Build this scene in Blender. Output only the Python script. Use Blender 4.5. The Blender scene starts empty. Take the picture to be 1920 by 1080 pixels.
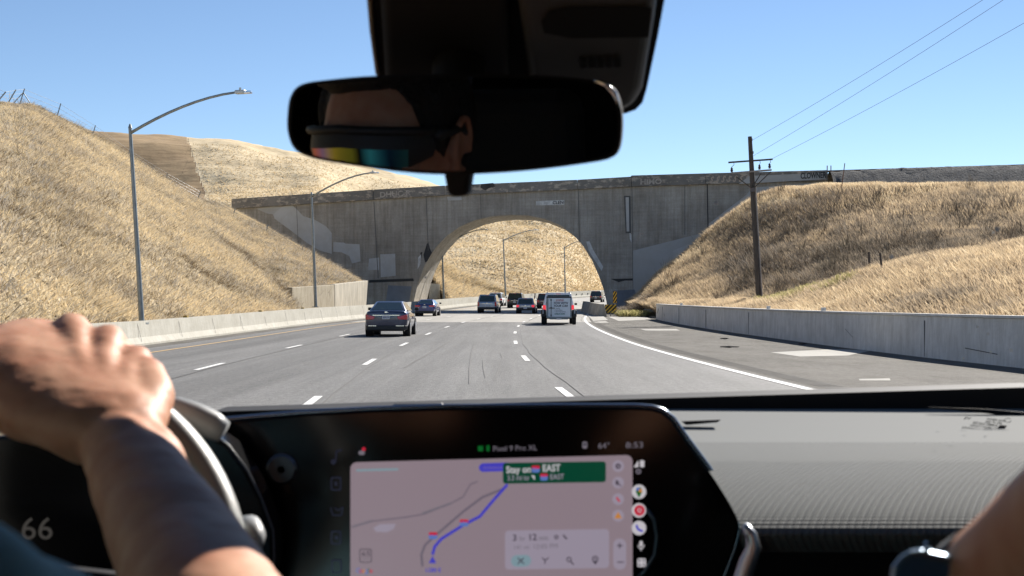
import bpy, bmesh, math, random
import numpy as np
from mathutils import Vector, Matrix
random.seed(7); rng = np.random.default_rng(7)
R = math.radians
SC = bpy.context.scene; COL = SC.collection
# ---------------------------------------------------------------- camera, world, sun
F, CX, HOR, H0 = 2700.0, 960.0, 567.0, 1.45      # focal length in px of the 1920 frame, horizon row, eye height
cd = bpy.data.cameras.new('camera'); cam = bpy.data.objects.new('camera', cd); COL.objects.link(cam)
cam.location = (0, 0, H0); cam.rotation_euler = (R(90), 0, 0)
cd.sensor_width = 36; cd.lens = 36 * F / 1920; cd.shift_y = (HOR - 540) / 1920
cd.clip_start = .05; cd.clip_end = 6000
cd.dof.use_dof = True; cd.dof.focus_distance = 70; cd.dof.aperture_fstop = 15
SC.camera = cam
SUN_EL, SUN_AZ = 32.0, 30.0                       # azimuth measured from straight ahead towards the right
w = bpy.data.worlds.new('World'); SC.world = w; w.use_nodes = True
nt = w.node_tree; bg = nt.nodes['Background']; sky = nt.nodes.new('ShaderNodeTexSky')
sky.sky_type = 'NISHITA'; sky.sun_disc = False; sky.sun_elevation = R(SUN_EL); sky.sun_rotation = R(SUN_AZ)
sky.air_density = 0.72; sky.dust_density = 0.0; sky.ozone_density = 2.5; sky.altitude = 300
nt.links.new(sky.outputs[0], bg.inputs[0]); bg.inputs[1].default_value = 0.064
ld = bpy.data.lights.new('sun', 'SUN'); ld.energy = 5.0; ld.angle = R(.5); ld.color = (1, .94, .86)
sun = bpy.data.objects.new('sun', ld); COL.objects.link(sun)
sd = Vector((math.sin(R(SUN_AZ)) * math.cos(R(SUN_EL)), math.cos(R(SUN_AZ)) * math.cos(R(SUN_EL)), math.sin(R(SUN_EL))))
sun.rotation_euler = sd.to_track_quat('Z', 'Y').to_euler(); sun.location = (20, 20, 60)
SC.view_settings.view_transform = 'Standard'; SC.view_settings.look = 'None'
SC.view_settings.exposure = 1.0; SC.view_settings.gamma = 1
try:
    SC.cycles.max_bounces = 8; SC.cycles.transparent_max_bounces = 16; SC.cycles.caustics_reflective = False; SC.cycles.sample_clamp_indirect = 6
except Exception: pass

def P(px, py, Y): return Vector(((px - CX) * Y / F, Y, H0 - (py - HOR) * Y / F))
# ---------------------------------------------------------------- road geometry
PZ = [(0, 0), (50, 0), (63, .04), (78, .1), (92, .15), (108, .2), (124, .28), (140, .47), (155, .68), (170, .9), (195, 1.22), (222, 1.55), (260, 2.1), (320, 3.1), (420, 5)]
def rz(y): return float(np.interp(y, [p[0] for p in PZ], [p[1] for p in PZ]))
def rs(y): return (y - 55) ** 2 / 1400 if y < 55 else (0 if y < 60 else (y - 60) ** 2 / 1900)
def RD(u, y, dz=0.0): return Vector((u + rs(y), y, rz(y) + dz))
def G(px, py, dz=0.0):
    lo, hi = 5.0, 400.0
    for _ in range(50):
        m = (lo + hi) / 2
        if H0 - (py - HOR) * m / F > rz(m): lo = m
        else: hi = m
    v = P(px, py, lo); v.z = rz(lo) + dz; return v
# ---------------------------------------------------------------- materials
def _nodes(name):
    m = bpy.data.materials.new(name); m.use_nodes = True
    n = m.node_tree; return m, n, n.nodes['Principled BSDF']
def mat(name, col, rough=.6, metal=0., spec=.5, coat=0., var=0., vscale=5., bump=0., bscale=40., emit=None, estr=1., stretch=None, col2=None, lo=.35, hi=.65):
    m, n, b = _nodes(name)
    b.inputs['Base Color'].default_value = (*col, 1); b.inputs['Roughness'].default_value = rough
    b.inputs['Metallic'].default_value = metal; b.inputs['Specular IOR Level'].default_value = spec
    b.inputs['Coat Weight'].default_value = coat; b.inputs['Coat Roughness'].default_value = .05
    if emit: b.inputs['Emission Color'].default_value = (*emit, 1); b.inputs['Emission Strength'].default_value = estr
    if var or bump or col2:
        tc = n.nodes.new('ShaderNodeTexCoord'); src = tc.outputs['Object']
        if stretch:
            mp = n.nodes.new('ShaderNodeMapping'); mp.inputs['Scale'].default_value = stretch
            n.links.new(src, mp.inputs[0]); src = mp.outputs[0]
    if var or col2:
        t = n.nodes.new('ShaderNodeTexNoise'); t.inputs['Scale'].default_value = vscale; t.inputs['Detail'].default_value = 8
        t.inputs['Roughness'].default_value = .65
        n.links.new(src, t.inputs[0]); cr = n.nodes.new('ShaderNodeValToRGB')
        a = tuple(c * (1 - var) for c in col); c2 = col2 or tuple(min(1, c * (1 + var)) for c in col)
        cr.color_ramp.elements[0].position = lo; cr.color_ramp.elements[1].position = hi
        cr.color_ramp.elements[0].color = (*a, 1); cr.color_ramp.elements[1].color = (*c2, 1)
        n.links.new(t.outputs[0], cr.inputs[0]); n.links.new(cr.outputs[0], b.inputs['Base Color'])
    if bump:
        t = n.nodes.new('ShaderNodeTexNoise'); t.inputs['Scale'].default_value = bscale; t.inputs['Detail'].default_value = 6
        n.links.new(src, t.inputs[0]); bp = n.nodes.new('ShaderNodeBump'); bp.inputs['Strength'].default_value = bump
        bp.inputs['Distance'].default_value = .05
        n.links.new(t.outputs[0], bp.inputs['Height']); n.links.new(bp.outputs[0], b.inputs['Normal'])
    return m
def emis(name, col, s=1.):
    return mat(name, tuple(c * .2 for c in col), .3, emit=col, estr=s)
def multi(name, layers, rough=.9, bump=0., bscale=3.):
    """base colour from stacked noises: layers = [(scale, stretch, colA, colB, lo, hi, factor)]"""
    m, n, b = _nodes(name); b.inputs['Roughness'].default_value = rough; b.inputs['Specular IOR Level'].default_value = .15
    tc = n.nodes.new('ShaderNodeTexCoord'); prev = None
    for (sc, st, ca, cb, lo, hi, fac) in layers:
        mp = n.nodes.new('ShaderNodeMapping'); mp.inputs['Scale'].default_value = st; n.links.new(tc.outputs['Object'], mp.inputs[0])
        t = n.nodes.new('ShaderNodeTexNoise'); t.inputs['Scale'].default_value = sc; t.inputs['Detail'].default_value = 9; t.inputs['Roughness'].default_value = .7
        n.links.new(mp.outputs[0], t.inputs[0]); cr = n.nodes.new('ShaderNodeValToRGB')
        cr.color_ramp.elements[0].position = lo; cr.color_ramp.elements[1].position = hi
        cr.color_ramp.elements[0].color = (*ca, 1); cr.color_ramp.elements[1].color = (*cb, 1)
        n.links.new(t.outputs[0], cr.inputs[0])
        if prev is None: prev = cr.outputs[0]
        else:
            mx = n.nodes.new('ShaderNodeMixRGB'); mx.blend_type = 'MULTIPLY'; mx.inputs[0].default_value = fac
            n.links.new(prev, mx.inputs[1]); n.links.new(cr.outputs[0], mx.inputs[2]); prev = mx.outputs[0]
    n.links.new(prev, b.inputs['Base Color'])
    if bump:
        t = n.nodes.new('ShaderNodeTexNoise'); t.inputs['Scale'].default_value = bscale; t.inputs['Detail'].default_value = 8
        n.links.new(tc.outputs['Object'], t.inputs[0]); bp = n.nodes.new('ShaderNodeBump'); bp.inputs['Strength'].default_value = bump; bp.inputs['Distance'].default_value = .3
        n.links.new(t.outputs[0], bp.inputs['Height']); n.links.new(bp.outputs[0], b.inputs['Normal'])
    return m
def blade_mat(name, stops, trans=.45):
    m, n, b = _nodes(name); b.inputs['Roughness'].default_value = .75; b.inputs['Specular IOR Level'].default_value = .2
    at = n.nodes.new('ShaderNodeAttribute'); at.attribute_name = 'tint'
    cr = n.nodes.new('ShaderNodeValToRGB'); e = cr.color_ramp.elements
    e[0].position, e[1].position = stops[0][0], stops[-1][0]; e[0].color, e[1].color = (*stops[0][1], 1), (*stops[-1][1], 1)
    for p, c in stops[1:-1]: k = e.new(p); k.color = (*c, 1)
    n.links.new(at.outputs['Fac'], cr.inputs[0]); n.links.new(cr.outputs[0], b.inputs['Base Color'])
    tr = n.nodes.new('ShaderNodeBsdfTranslucent'); mx = n.nodes.new('ShaderNodeMixShader'); mx.inputs[0].default_value = trans
    n.links.new(cr.outputs[0], tr.inputs[0]); n.links.new(b.outputs[0], mx.inputs[1]); n.links.new(tr.outputs[0], mx.inputs[2])
    n.links.new(mx.outputs[0], n.nodes['Material Output'].inputs[0]); return m
def clear_glass(name, c=.97):
    m = bpy.data.materials.new(name); m.use_nodes = True; n = m.node_tree; n.nodes.clear()
    o = n.nodes.new('ShaderNodeOutputMaterial'); t = n.nodes.new('ShaderNodeBsdfTransparent'); t.inputs[0].default_value = (c, c, c, 1)
    n.links.new(t.outputs[0], o.inputs[0]); return m

STRAW = [(0, (.20, .15, .09)), (.15, (.42, .34, .22)), (.32, (.58, .53, .44)), (.5, (.70, .58, .38)), (.72, (.82, .70, .48)), (.9, (.74, .60, .38)), (1, (.50, .46, .40))]
GOLD = [(0, (.12, .105, .085)), (.3, (.28, .235, .18)), (.6, (.50, .39, .26)), (.85, (.66, .52, .33)), (1, (.78, .66, .46))]
M = dict(
    asphalt=multi('asphalt', [(.6, (1, .15, 1), (.175, .174, .168), (.225, .221, .212), .3, .7, 1), (45, (1, .6, 1), (.42, .42, .42), (1.4, 1.4, 1.4), .3, .72, 1), (11, (1, .35, 1), (.72, .72, .72), (1.2, 1.2, 1.2), .36, .66, .8), (.25, (3, .05, 1), (.76, .76, .76), (1.10, 1.10, 1.10), .38, .62, .9), (.9, (1.2, .10, 1), (.88, .88, .87), (1.05, 1.05, 1.05), .35, .65, .8)], .72, .25, 30),
    shoulder=multi('shoulder_asphalt', [(.5, (1, .3, 1), (.115, .108, .094), (.175, .164, .144), .3, .7, 1), (40, (1, .6, 1), (.5, .5, .5), (1.3, 1.3, 1.3), .3, .7, .9), (8, (1, .5, 1), (.7, .7, .7), (1.15, 1.15, 1.15), .36, .62, .8), (.9, (1, .35, 1), (.62, .60, .57), (1.06, 1.06, 1.06), .32, .52, .8)], .9, .3, 30),
    slab=multi('concrete_pavement', [(.8, (1, .2, 1), (.33, .32, .29), (.43, .41, .37), .3, .7, 1), (20, (1, .3, 1), (.75, .75, .75), (1.1, 1.1, 1.1), .3, .7, .7)], .85),
    white=mat('road_paint', (.72, .71, .67), .6, var=.2, vscale=6), yellow=mat('yellow_paint', (.55, .36, .14), .6, var=.25, vscale=4),
    joint=mat('sealed_crack', (.095, .092, .086), .8), rumble=mat('rumble_dark', (.07, .065, .058), .9),
    barrier=multi('barrier_concrete', [(.7, (1, 1, 2), (.38, .365, .31), (.48, .465, .41), .3, .7, 1), (2.2, (4, 4, .5), (.72, .7, .66), (1.04, 1.04, 1.04), .3, .62, .7)], .85, .1, 12),
    barrier2=multi('shaded_barrier_concrete', [(.7, (1, 1, 2), (.62, .61, .57), (.76, .75, .71), .3, .7, 1), (1.5, (2, 2, .6), (.72, .70, .67), (1.05, 1.05, 1.05), .35, .6, .6), (5, (3, 3, .4), (.86, .85, .84), (1.04, 1.04, 1.04), .35, .6, .6)], .85, .1, 12),
    bridge=multi('bridge_concrete', [(.25, (1, 1, 1), (.37, .35, .31), (.45, .425, .38), .35, .65, 1), (.5, (1.6, 1, .5), (.78, .77, .75), (1.06, 1.06, 1.06), .35, .6, .8), (.9, (4, 1, .16), (.76, .74, .70), (1.06, 1.06, 1.06), .33, .55, .85), (1, (.12, 1, 4.5), (.90, .89, .88), (1.04, 1.04, 1.04), .4, .6, .8), (.11, (1, 1, 1.5), (.84, .83, .82), (1.05, 1.04, 1.02), .4, .6, .9), (6, (1, 1, 1), (.85, .85, .85), (1.08, 1.08, 1.08), .35, .65, .6)], .9, .1, 3),
    parapet=multi('weathered_parapet', [(1.1, (1, 1, 2.2), (.24, .225, .20), (.50, .44, .36), .52, .58, 1), (.2, (1, 1, 1), (.7, .7, .7), (1.1, 1.1, 1.1), .4, .6, .8)], .95, .2, 4),
    patch=mat('grey_overpaint', (.54, .55, .54), .8, var=.05, vscale=.7, col2=(.44, .43, .40), lo=.4, hi=.7), patch2=mat('dark_overpaint', (.19, .215, .25), .8, var=.15, vscale=.5),
    patch3=mat('pale_overpaint', (.47, .475, .465), .8, var=.05, vscale=.5, col2=(.40, .385, .345), lo=.35, hi=.7), stain=mat('black_stain', (.05, .05, .05), .9), limewash=mat('lime_streak', (.62, .62, .60), .9, var=.2, vscale=2),
    retain=multi('retaining_wall', [(.5, (1, 1, 1), (.33, .29, .22), (.44, .40, .31), .3, .7, 1), (2.5, (3, 3, .35), (.55, .5, .42), (1.1, 1.1, 1.1), .35, .6, .8)], .9),
    soil=multi('dry_hill', [(.12, (1, 1, 1), (.46, .38, .25), (.60, .50, .34), .35, .65, 1), (1.3, (1, 1, 1), (.6, .58, .55), (1.15, 1.15, 1.15), .3, .7, .9), (9, (1, 1, .5), (.6, .6, .6), (1.2, 1.2, 1.2), .3, .7, .7)], .95, .6, 2),
    farhill=multi('far_dry_hill', [(.015, (1, 1, 1), (.62, .50, .32), (.72, .60, .40), .35, .65, 1), (.12, (.35, 1.6, 2), (.76, .73, .67), (1.06, 1.06, 1.06), .36, .62, .9), (.55, (.6, 1.5, 2), (.74, .72, .68), (1.1, 1.1, 1.1), .36, .62, .8)], .95, .8, .35),
    brownhill=multi('brown_far_hill', [(.03, (1, 1, 1), (.30, .21, .115), (.40, .29, .165), .35, .65, 1), (.2, (.25, 1.5, 3), (.66, .62, .57), (1.1, 1.1, 1.1), .36, .62, .9)], .95, .6, .35),
    strawb=blade_mat('straw_blades', STRAW, .3), goldb=blade_mat('golden_blades', GOLD, .5),
    greenb=blade_mat('green_blades', [(0, (.20, .19, .07)), (.5, (.34, .31, .13)), (1, (.56, .48, .26))], .5),
    brush=blade_mat('brush_twigs', [(0, (.09, .075, .055)), (.5, (.24, .19, .14)), (1, (.46, .39, .30))], .2),
    galv=mat('galvanised_steel', (.26, .29, .30), .5, .6, var=.15, vscale=4), lampm=mat('lamp_housing', (.5, .52, .52), .4, .5),
    wood=mat('pole_wood', (.085, .072, .06), .9, var=.45, vscale=3, stretch=(6, 6, .3)), woodlit=mat('grey_sunlit_wood', (.30, .27, .24), .9, var=.3, vscale=3, stretch=(6, 6, .3)),
    cable=mat('wire_metal', (.16, .17, .18), .5, .4), porcelain=mat('insulator_porcelain', (.09, .06, .05), .25), rust=mat('rusty_steel', (.17, .07, .035), .85, var=.3),
    orange=mat('orange_mesh', (.48, .10, .04), .8, var=.3, vscale=2), ballast=multi('ballast_stone', [(4, (1, 1, 1), (.035, .035, .035), (.20, .195, .185), .35, .65, 1)], .95, .8, 6),
    rail=mat('rail_steel', (.12, .07, .045), .5, .7), yel=mat('object_marker_yellow', (.72, .42, .02), .5), blk=mat('matte_black', (.012, .012, .012), .7), deb=mat('debris_scrap', (.06, .05, .045), .9, var=.4, vscale=20), ochre=mat('reflector_ochre', (.35, .23, .04), .6),
    tyre=mat('tyre_rubber', (.018, .018, .019), .85), rim=mat('alloy_rim', (.45, .46, .48), .3, .8), under=mat('underbody', (.012, .012, .013), .8),
    glass=mat('car_glass', (.035, .055, .06), .06, coat=.6), lampred=mat('tail_lamp_red', (.62, .02, .035), .2, coat=1), lampon=mat('brake_lamp', (.55, .03, .04), .2, emit=(1, .05, .08), estr=.35), lampw=mat('reverse_lamp', (.6, .6, .6), .2), chrome=mat('chrome', (.72, .74, .76), .12, 1), plate=mat('licence_plate', (.66, .67, .69), .5), ink=mat('plate_ink', (.05, .07, .2), .6),
    plastic=mat('black_trim', (.022, .023, .025), .55),
    # cabin
    piano=mat('gloss_black', (.006, .006, .007), .14, spec=.35), soft=mat('soft_black', (.012, .012, .014), .75, spec=.25), housing=mat('housing_grey', (.055, .055, .058), .6), liner=mat('headliner', (.05, .05, .052), .95),
    frit=mat('black_frit', (.010, .009, .009), .7, spec=.2), seat=mat('seat_black', (.02, .02, .022), .8), satin=mat('satin_silver', (.62, .64, .66), .32, .85), leather=mat('wheel_leather', (.30, .30, .28), .38, spec=.6, bump=.15, bscale=900), pale=mat('pale_plastic', (.30, .31, .31), .45),
    mirror=mat('mirror_silver', (.55, .55, .56), .015, 1), clear=clear_glass('clear_glass'),
)
def mix_face(name, base, scale, strength):
    pass
def lane_wear(m, col_sock_from=None):
    n = m.node_tree; b = n.nodes['Principled BSDF']; src = b.inputs['Base Color'].links[0].from_socket
    tc = n.nodes.new('ShaderNodeTexCoord'); sp = n.nodes.new('ShaderNodeSeparateXYZ'); n.links.new(tc.outputs['Object'], sp.inputs[0])
    def mt(op, a, c):
        k = n.nodes.new('ShaderNodeMath'); k.operation = op
        for i, v in enumerate((a, c)):
            if v is None: continue
            if isinstance(v, (int, float)): k.inputs[i].default_value = v
            else: n.links.new(v, k.inputs[i])
        return k.outputs[0]
    t = n.nodes.new('ShaderNodeTexNoise'); t.inputs['Scale'].default_value = .12; n.links.new(tc.outputs['Object'], t.inputs[0])
    ph = mt('ADD', sp.outputs['X'], mt('MULTIPLY', t.outputs[0], .8)); c1 = mt('COSINE', mt('MULTIPLY', mt('ADD', ph, 1.4), 2 * math.pi / 3.75), None)
    f = mt('ADD', mt('MULTIPLY', c1, -.055), .985)
    vm = n.nodes.new('ShaderNodeVectorMath'); vm.operation = 'SCALE'; n.links.new(src, vm.inputs[0]); n.links.new(f, vm.inputs['Scale']); n.links.new(vm.outputs[0], b.inputs['Base Color'])
lane_wear(M['asphalt']); lane_wear(M['slab'])
# ---------------------------------------------------------------- mesh builder
class MB:
    def __init__(s): s.v = []; s.f = []; s.m = []; s.mats = []
    def mi(s, m):
        if m not in s.mats: s.mats.append(m)
        return s.mats.index(m)
    def face(s, pts, m):
        b = len(s.v); s.v += [tuple(p) for p in pts]; s.f.append(tuple(range(b, b + len(pts)))); s.m.append(s.mi(m))
    def raw(s, vs, fs, m):
        b = len(s.v); s.v += [tuple(p) for p in vs]; k = s.mi(m)
        for f in fs: s.f.append(tuple(i + b for i in f)); s.m.append(k)
    def hexa(s, p, m):       # 8 corners: 4 bottom ccw, 4 top ccw
        s.raw(p, [(3, 2, 1, 0), (4, 5, 6, 7), (0, 1, 5, 4), (1, 2, 6, 5), (2, 3, 7, 6), (3, 0, 4, 7)], m)
    def box(s, c, d, m, rot=None):
        q = []
        for dz in (-.5, .5):
            for dx, dy in ((-.5, -.5), (.5, -.5), (.5, .5), (-.5, .5)):
                v = Vector((dx * d[0], dy * d[1], dz * d[2]))
                if rot is not None: v = rot @ v
                q.append(v + Vector(c))
        s.hexa(q, m)
    def prism(s, poly, off, m, back=True):     # polygon and the same polygon moved by off
        n = len(poly); a = [Vector(p) for p in poly]; b = [p + Vector(off) for p in a]
        fs = [tuple(range(n)), tuple(range(2 * n - 1, n - 1, -1))] + [(i, i + n, (i + 1) % n + n, (i + 1) % n) for i in range(n)]
        s.raw(a + b, fs, m)
    def tube(s, pts, rad, m, seg=8, cap=True):
        pts = [Vector(p) for p in pts]; n = len(pts)
        rad = rad if isinstance(rad, (list, tuple)) else [rad] * n
        vs = []
        up = None
        for i, p in enumerate(pts):
            t = (pts[min(i + 1, n - 1)] - pts[max(i - 1, 0)]).normalized()
            if up is None: up = Vector((0, 0, 1)) if abs(t.z) < .9 else Vector((0, 1, 0))
            a = t.cross(up).normalized(); b_ = a.cross(t).normalized(); up = b_
            for k in range(seg):
                an = 2 * math.pi * k / seg; vs.append(p + (a * math.cos(an) + b_ * math.sin(an)) * rad[i])
        fs = [(i * seg + k, i * seg + (k + 1) % seg, (i + 1) * seg + (k + 1) % seg, (i + 1) * seg + k) for i in range(n - 1) for k in range(seg)]
        if cap: fs += [tuple(range(seg - 1, -1, -1)), tuple(range((n - 1) * seg, n * seg))]
        s.raw(vs, fs, m)
    def rings(s, rings, m, caps=True, closed=False):
        n = len(rings[0]); vs = [p for r in rings for p in r]; k = len(rings)
        fs = [(i * n + j, i * n + (j + 1) % n, ((i + 1) % k) * n + (j + 1) % n, ((i + 1) % k) * n + j) for i in range(k if closed else k - 1) for j in range(n)]
        if caps and not closed: fs += [tuple(range(n - 1, -1, -1)), tuple(range((k - 1) * n, k * n))]
        s.raw(vs, fs, m)
    def sphere(s, c, r, m, seg=16, rr=10, rot=None):
        r = r if hasattr(r, '__len__') else (r, r, r); rings = []
        for i in range(1, rr):
            t = math.pi * i / rr
            q = [Vector((math.sin(t) * math.cos(2 * math.pi * j / seg) * r[0], math.sin(t) * math.sin(2 * math.pi * j / seg) * r[1], math.cos(t) * r[2])) for j in range(seg)]
            rings.append([(rot @ v if rot is not None else v) + Vector(c) for v in q])
        s.rings(rings[::-1], m)
    def text(s, body, origin, size, m, xdir=(1, 0, 0), ydir=(0, 0, 1), bold=0., shear=0., align='LEFT', width=None):
        cu = bpy.data.curves.new('t', 'FONT'); cu.body = body; cu.size = 1; cu.offset = bold; cu.shear = shear; cu.align_x = align; cu.resolution_u = 3
        ob = bpy.data.objects.new('t', cu); me = bpy.data.meshes.new_from_object(ob)
        X, Y_, O = Vector(xdir), Vector(ydir), Vector(origin); sx = size
        if width and len(me.vertices):
            xs = [v.co.x for v in me.vertices]; sx = width / max(1e-6, max(xs) - min(xs))
        vs = [O + X * v.co.x * sx + Y_ * v.co.y * size for v in me.vertices]
        s.raw(vs, [tuple(p.vertices) for p in me.polygons], m)
        bpy.data.objects.remove(ob); bpy.data.curves.remove(cu); bpy.data.meshes.remove(me)
    def build(s, name, parent=None, smooth=False, bevel=0., subsurf=0, recalc=True, bseg=2, origin=None):
        me = bpy.data.meshes.new(name); me.from_pydata(s.v, [], s.f)
        for m in s.mats: me.materials.append(m)
        me.polygons.foreach_set('material_index', s.m)
        if recalc:
            bm = bmesh.new(); bm.from_mesh(me)
            if bevel or subsurf or smooth: bmesh.ops.remove_doubles(bm, verts=bm.verts, dist=1e-5)
            bmesh.ops.recalc_face_normals(bm, faces=bm.faces); bm.to_mesh(me); bm.free()
        if smooth: me.shade_smooth()
        o = bpy.data.objects.new(name, me); COL.objects.link(o)
        if bevel:
            md = o.modifiers.new('bevel', 'BEVEL'); md.width = bevel; md.segments = bseg; md.limit_method = 'ANGLE'; md.angle_limit = R(35); md.harden_normals = False
        if subsurf:
            md = o.modifiers.new('sub', 'SUBSURF'); md.levels = md.render_levels = subsurf
        if parent is not None:
            o.parent = parent; o.matrix_parent_inverse = Matrix.Identity(4)
            L = Vector(parent.get('_org', (0, 0, 0)))
            if L.length:
                me.transform(Matrix.Translation(-L)); o['_org'] = tuple(L)
        return o
def tag(o, label=None, cat=None, group=None, kind=None):
    if label: o['label'] = label
    if cat: o['category'] = cat
    if group: o['group'] = group
    if kind: o['kind'] = kind
    return o
def thing(name, label, cat, loc=(0, 0, 0), rz_=0, group=None, local=False):
    """Empty at the base of a thing. Unless local, its parts are given in world coordinates."""
    o = bpy.data.objects.new(name, None); COL.objects.link(o); o.location = loc; o.rotation_euler = (0, 0, rz_)
    if not local: o['_org'] = tuple(loc)
    return tag(o, label, cat, group)
def struct(o): return tag(o, kind='structure')

# ---------------------------------------------------------------- noise + terrain lofts
_perm = rng.random((256, 256))
def vnoise(x, y):
    xi = np.floor(x).astype(int); yi = np.floor(y).astype(int); fx = x - xi; fy = y - yi
    fx = fx * fx * (3 - 2 * fx); fy = fy * fy * (3 - 2 * fy)
    g = lambda a, b: _perm[a % 256, b % 256]
    return (g(xi, yi) * (1 - fx) + g(xi + 1, yi) * fx) * (1 - fy) + (g(xi, yi + 1) * (1 - fx) + g(xi + 1, yi + 1) * fx) * fy - .5
def fbm(x, y, o=4):
    s = 0; a = 1
    for k in range(o): s = s + a * vnoise(x * 2 ** k + 17 * k, y * 2 ** k + 31 * k); a *= .5
    return s
def crom(A, n, axis):
    A = np.moveaxis(A, axis, 0); k = len(A); t = np.linspace(0, k - 1, n); i = np.minimum(t.astype(int), k - 2); f = (t - i)[:, None, None]
    p0 = A[np.maximum(i - 1, 0)]; p1 = A[i]; p2 = A[i + 1]; p3 = A[np.minimum(i + 2, k - 1)]
    m1 = (p2 - p0) * .4; m2 = (p3 - p1) * .4
    r = (2 * f ** 3 - 3 * f ** 2 + 1) * p1 + (f ** 3 - 2 * f ** 2 + f) * m1 + (-2 * f ** 3 + 3 * f ** 2) * p2 + (f ** 3 - f ** 2) * m2
    return np.moveaxis(r, 0, axis)
def loft(rows, nu, nv, amp=.25, sc=.25, keep0=True):
    """rows: list of rows, each a list of 3D points -> fine grid (nv, nu, 3)"""
    A = np.array([[tuple(p) for p in r] for r in rows], float)
    A = crom(A, nv, 0); A = crom(A, nu, 1)
    A[..., 2] += amp * fbm(A[..., 0] * sc, A[..., 1] * sc)
    return A
def grid_obj(name, A, m, parent=None):
    nv, nu, _ = A.shape; me = bpy.data.meshes.new(name)
    idx = np.arange(nv * nu).reshape(nv, nu)
    f = np.stack([idx[:-1, :-1], idx[:-1, 1:], idx[1:, 1:], idx[1:, :-1]], -1).reshape(-1, 4)
    me.from_pydata(A.reshape(-1, 3).tolist(), [], f.tolist()); me.materials.append(m); me.shade_smooth()
    o = bpy.data.objects.new(name, me); COL.objects.link(o); return o
def sample(A, n, v0=0., v1=1., u0=0., u1=1., uv=False):
    nv, nu, _ = A.shape; v = (v0 + (v1 - v0) * rng.random(n)) * (nv - 1.001); u = (u0 + (u1 - u0) * rng.random(n)) * (nu - 1.001)
    i = v.astype(int); j = u.astype(int); fv = (v - i)[:, None]; fu = (u - j)[:, None]
    o_ = (A[i, j] * (1 - fv) * (1 - fu) + A[i + 1, j] * fv * (1 - fu) + A[i, j + 1] * (1 - fv) * fu + A[i + 1, j + 1] * fv * fu)
    return (o_, v / (nv - 1), u / (nu - 1)) if uv else o_
def blades(name, pts, h, wd, m, lean=(0, 0), spread=.35, hv=.5, tint=None, bias=0., heads=False):
    n = len(pts); h = h * (1 - hv / 2 + hv * rng.random(n)); ang = rng.random(n) * 2 * math.pi
    wv = np.stack([np.cos(ang), np.sin(ang), np.zeros(n)], 1) * (wd * (.6 + .8 * rng.random(n)))[:, None] / 2
    ln = rng.normal(0, spread, (n, 2)) + np.array(lean); top = pts + np.concatenate([ln, np.ones((n, 1))], 1) * h[:, None]
    mid = pts + (top - pts) * .55 - np.array([0, 0, 0]); mid[:, 2] += h * .06
    b = pts.copy(); b[:, 2] -= .05
    if tint is None: tint = np.clip(.5 + .9 * fbm(pts[:, 0] * .12, pts[:, 1] * .12 + pts[:, 2] * .2) + .28 * rng.normal(size=n) + bias, 0, 1)
    V = np.stack([b - wv, b + wv, mid + wv * .8, mid - wv * .8, top + wv * .25, top - wv * .25], 1).reshape(-1, 3)
    idx = (np.arange(n) * 6)[:, None]; Fq = np.concatenate([idx + np.array([0, 1, 2, 3]), idx + np.array([3, 2, 4, 5])], 0)
    me = bpy.data.meshes.new(name); me.vertices.add(len(V)); me.vertices.foreach_set('co', V.ravel())
    nf = len(Fq); me.loops.add(nf * 4); me.loops.foreach_set('vertex_index', Fq.ravel().astype(np.int32))
    me.polygons.add(nf); me.polygons.foreach_set('loop_start', (np.arange(nf) * 4).astype(np.int32))
    at = me.attributes.new('tint', 'FLOAT', 'POINT'); at.data.foreach_set('value', np.repeat(tint, 6).astype(np.float32))
    me.materials.append(m); me.update(); me.validate()
    o = bpy.data.objects.new(name, me); COL.objects.link(o); return o
def V3(x, y, z): return Vector((x, y, z))

# ---------------------------------------------------------------- ground + hills
g = MB(); g.face([(-2500, -500, -.6), (2500, -500, -.6), (2500, 5000, -.6), (-2500, 5000, -.6)], M['soil']); struct(g.build('ground'))
# left cut slope
LC = [(-700, 95, 70, 4), (-480, 130, 86, 12), (-250, 160, 98, 20), (0, 189, 105, 36), (60, 196, 110, 45), (100, 214, 118, 52), (180, 250, 132, 62), (240, 287, 136, 72), (300, 326, 138, 80), (370, 370, 142, 90), (430, 384, 148, 97), (500, 422, 147, 103), (560, 457, 146, 107), (610, 487, 144, 112), (668, 523, 138, 119)]
rows = [[], [], [], [], [], [], []]
for px, py, Y, by in LC:
    r = P(px, py + 10, Y)
    wallz = float(np.interp(by, [96, 100, 104, 125], [.55, .9, 2.2, 3.1]))
    xb = -13.25 if by < 98 else -13.25 - (by - 98) * .04
    if by > 92: xb = float(np.interp(by, [92, 99, 112, 124], [-13.3, -16.0, -14.5, -13.1]))
    b = V3(xb, by, wallz)
    rows[0].append(b + V3(0.0, 0, -1.5)); rows[1].append(b)
    for k, t in ((2, .3), (3, .65)):
        q = b.lerp(r, t); q.z += .5 * math.sin(math.pi * t); rows[k].append(q)
    rows[4].append(r); rows[5].append(r + V3(-9, 8, .2)); rows[6].append(r + V3(-90, 70, -4))
LEFT = loft(rows, 150, 110, .35, .22)
struct(grid_obj('hillside', LEFT, M['soil']))
nvis = (1 / 6, 4.35 / 6)
pts = sample(LEFT, 400000, *nvis)
keep = fbm(pts[:, 0] * .35, pts[:, 1] * .2 + pts[:, 2] * .4, 3) > -.62
pts = pts[keep]
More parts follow.
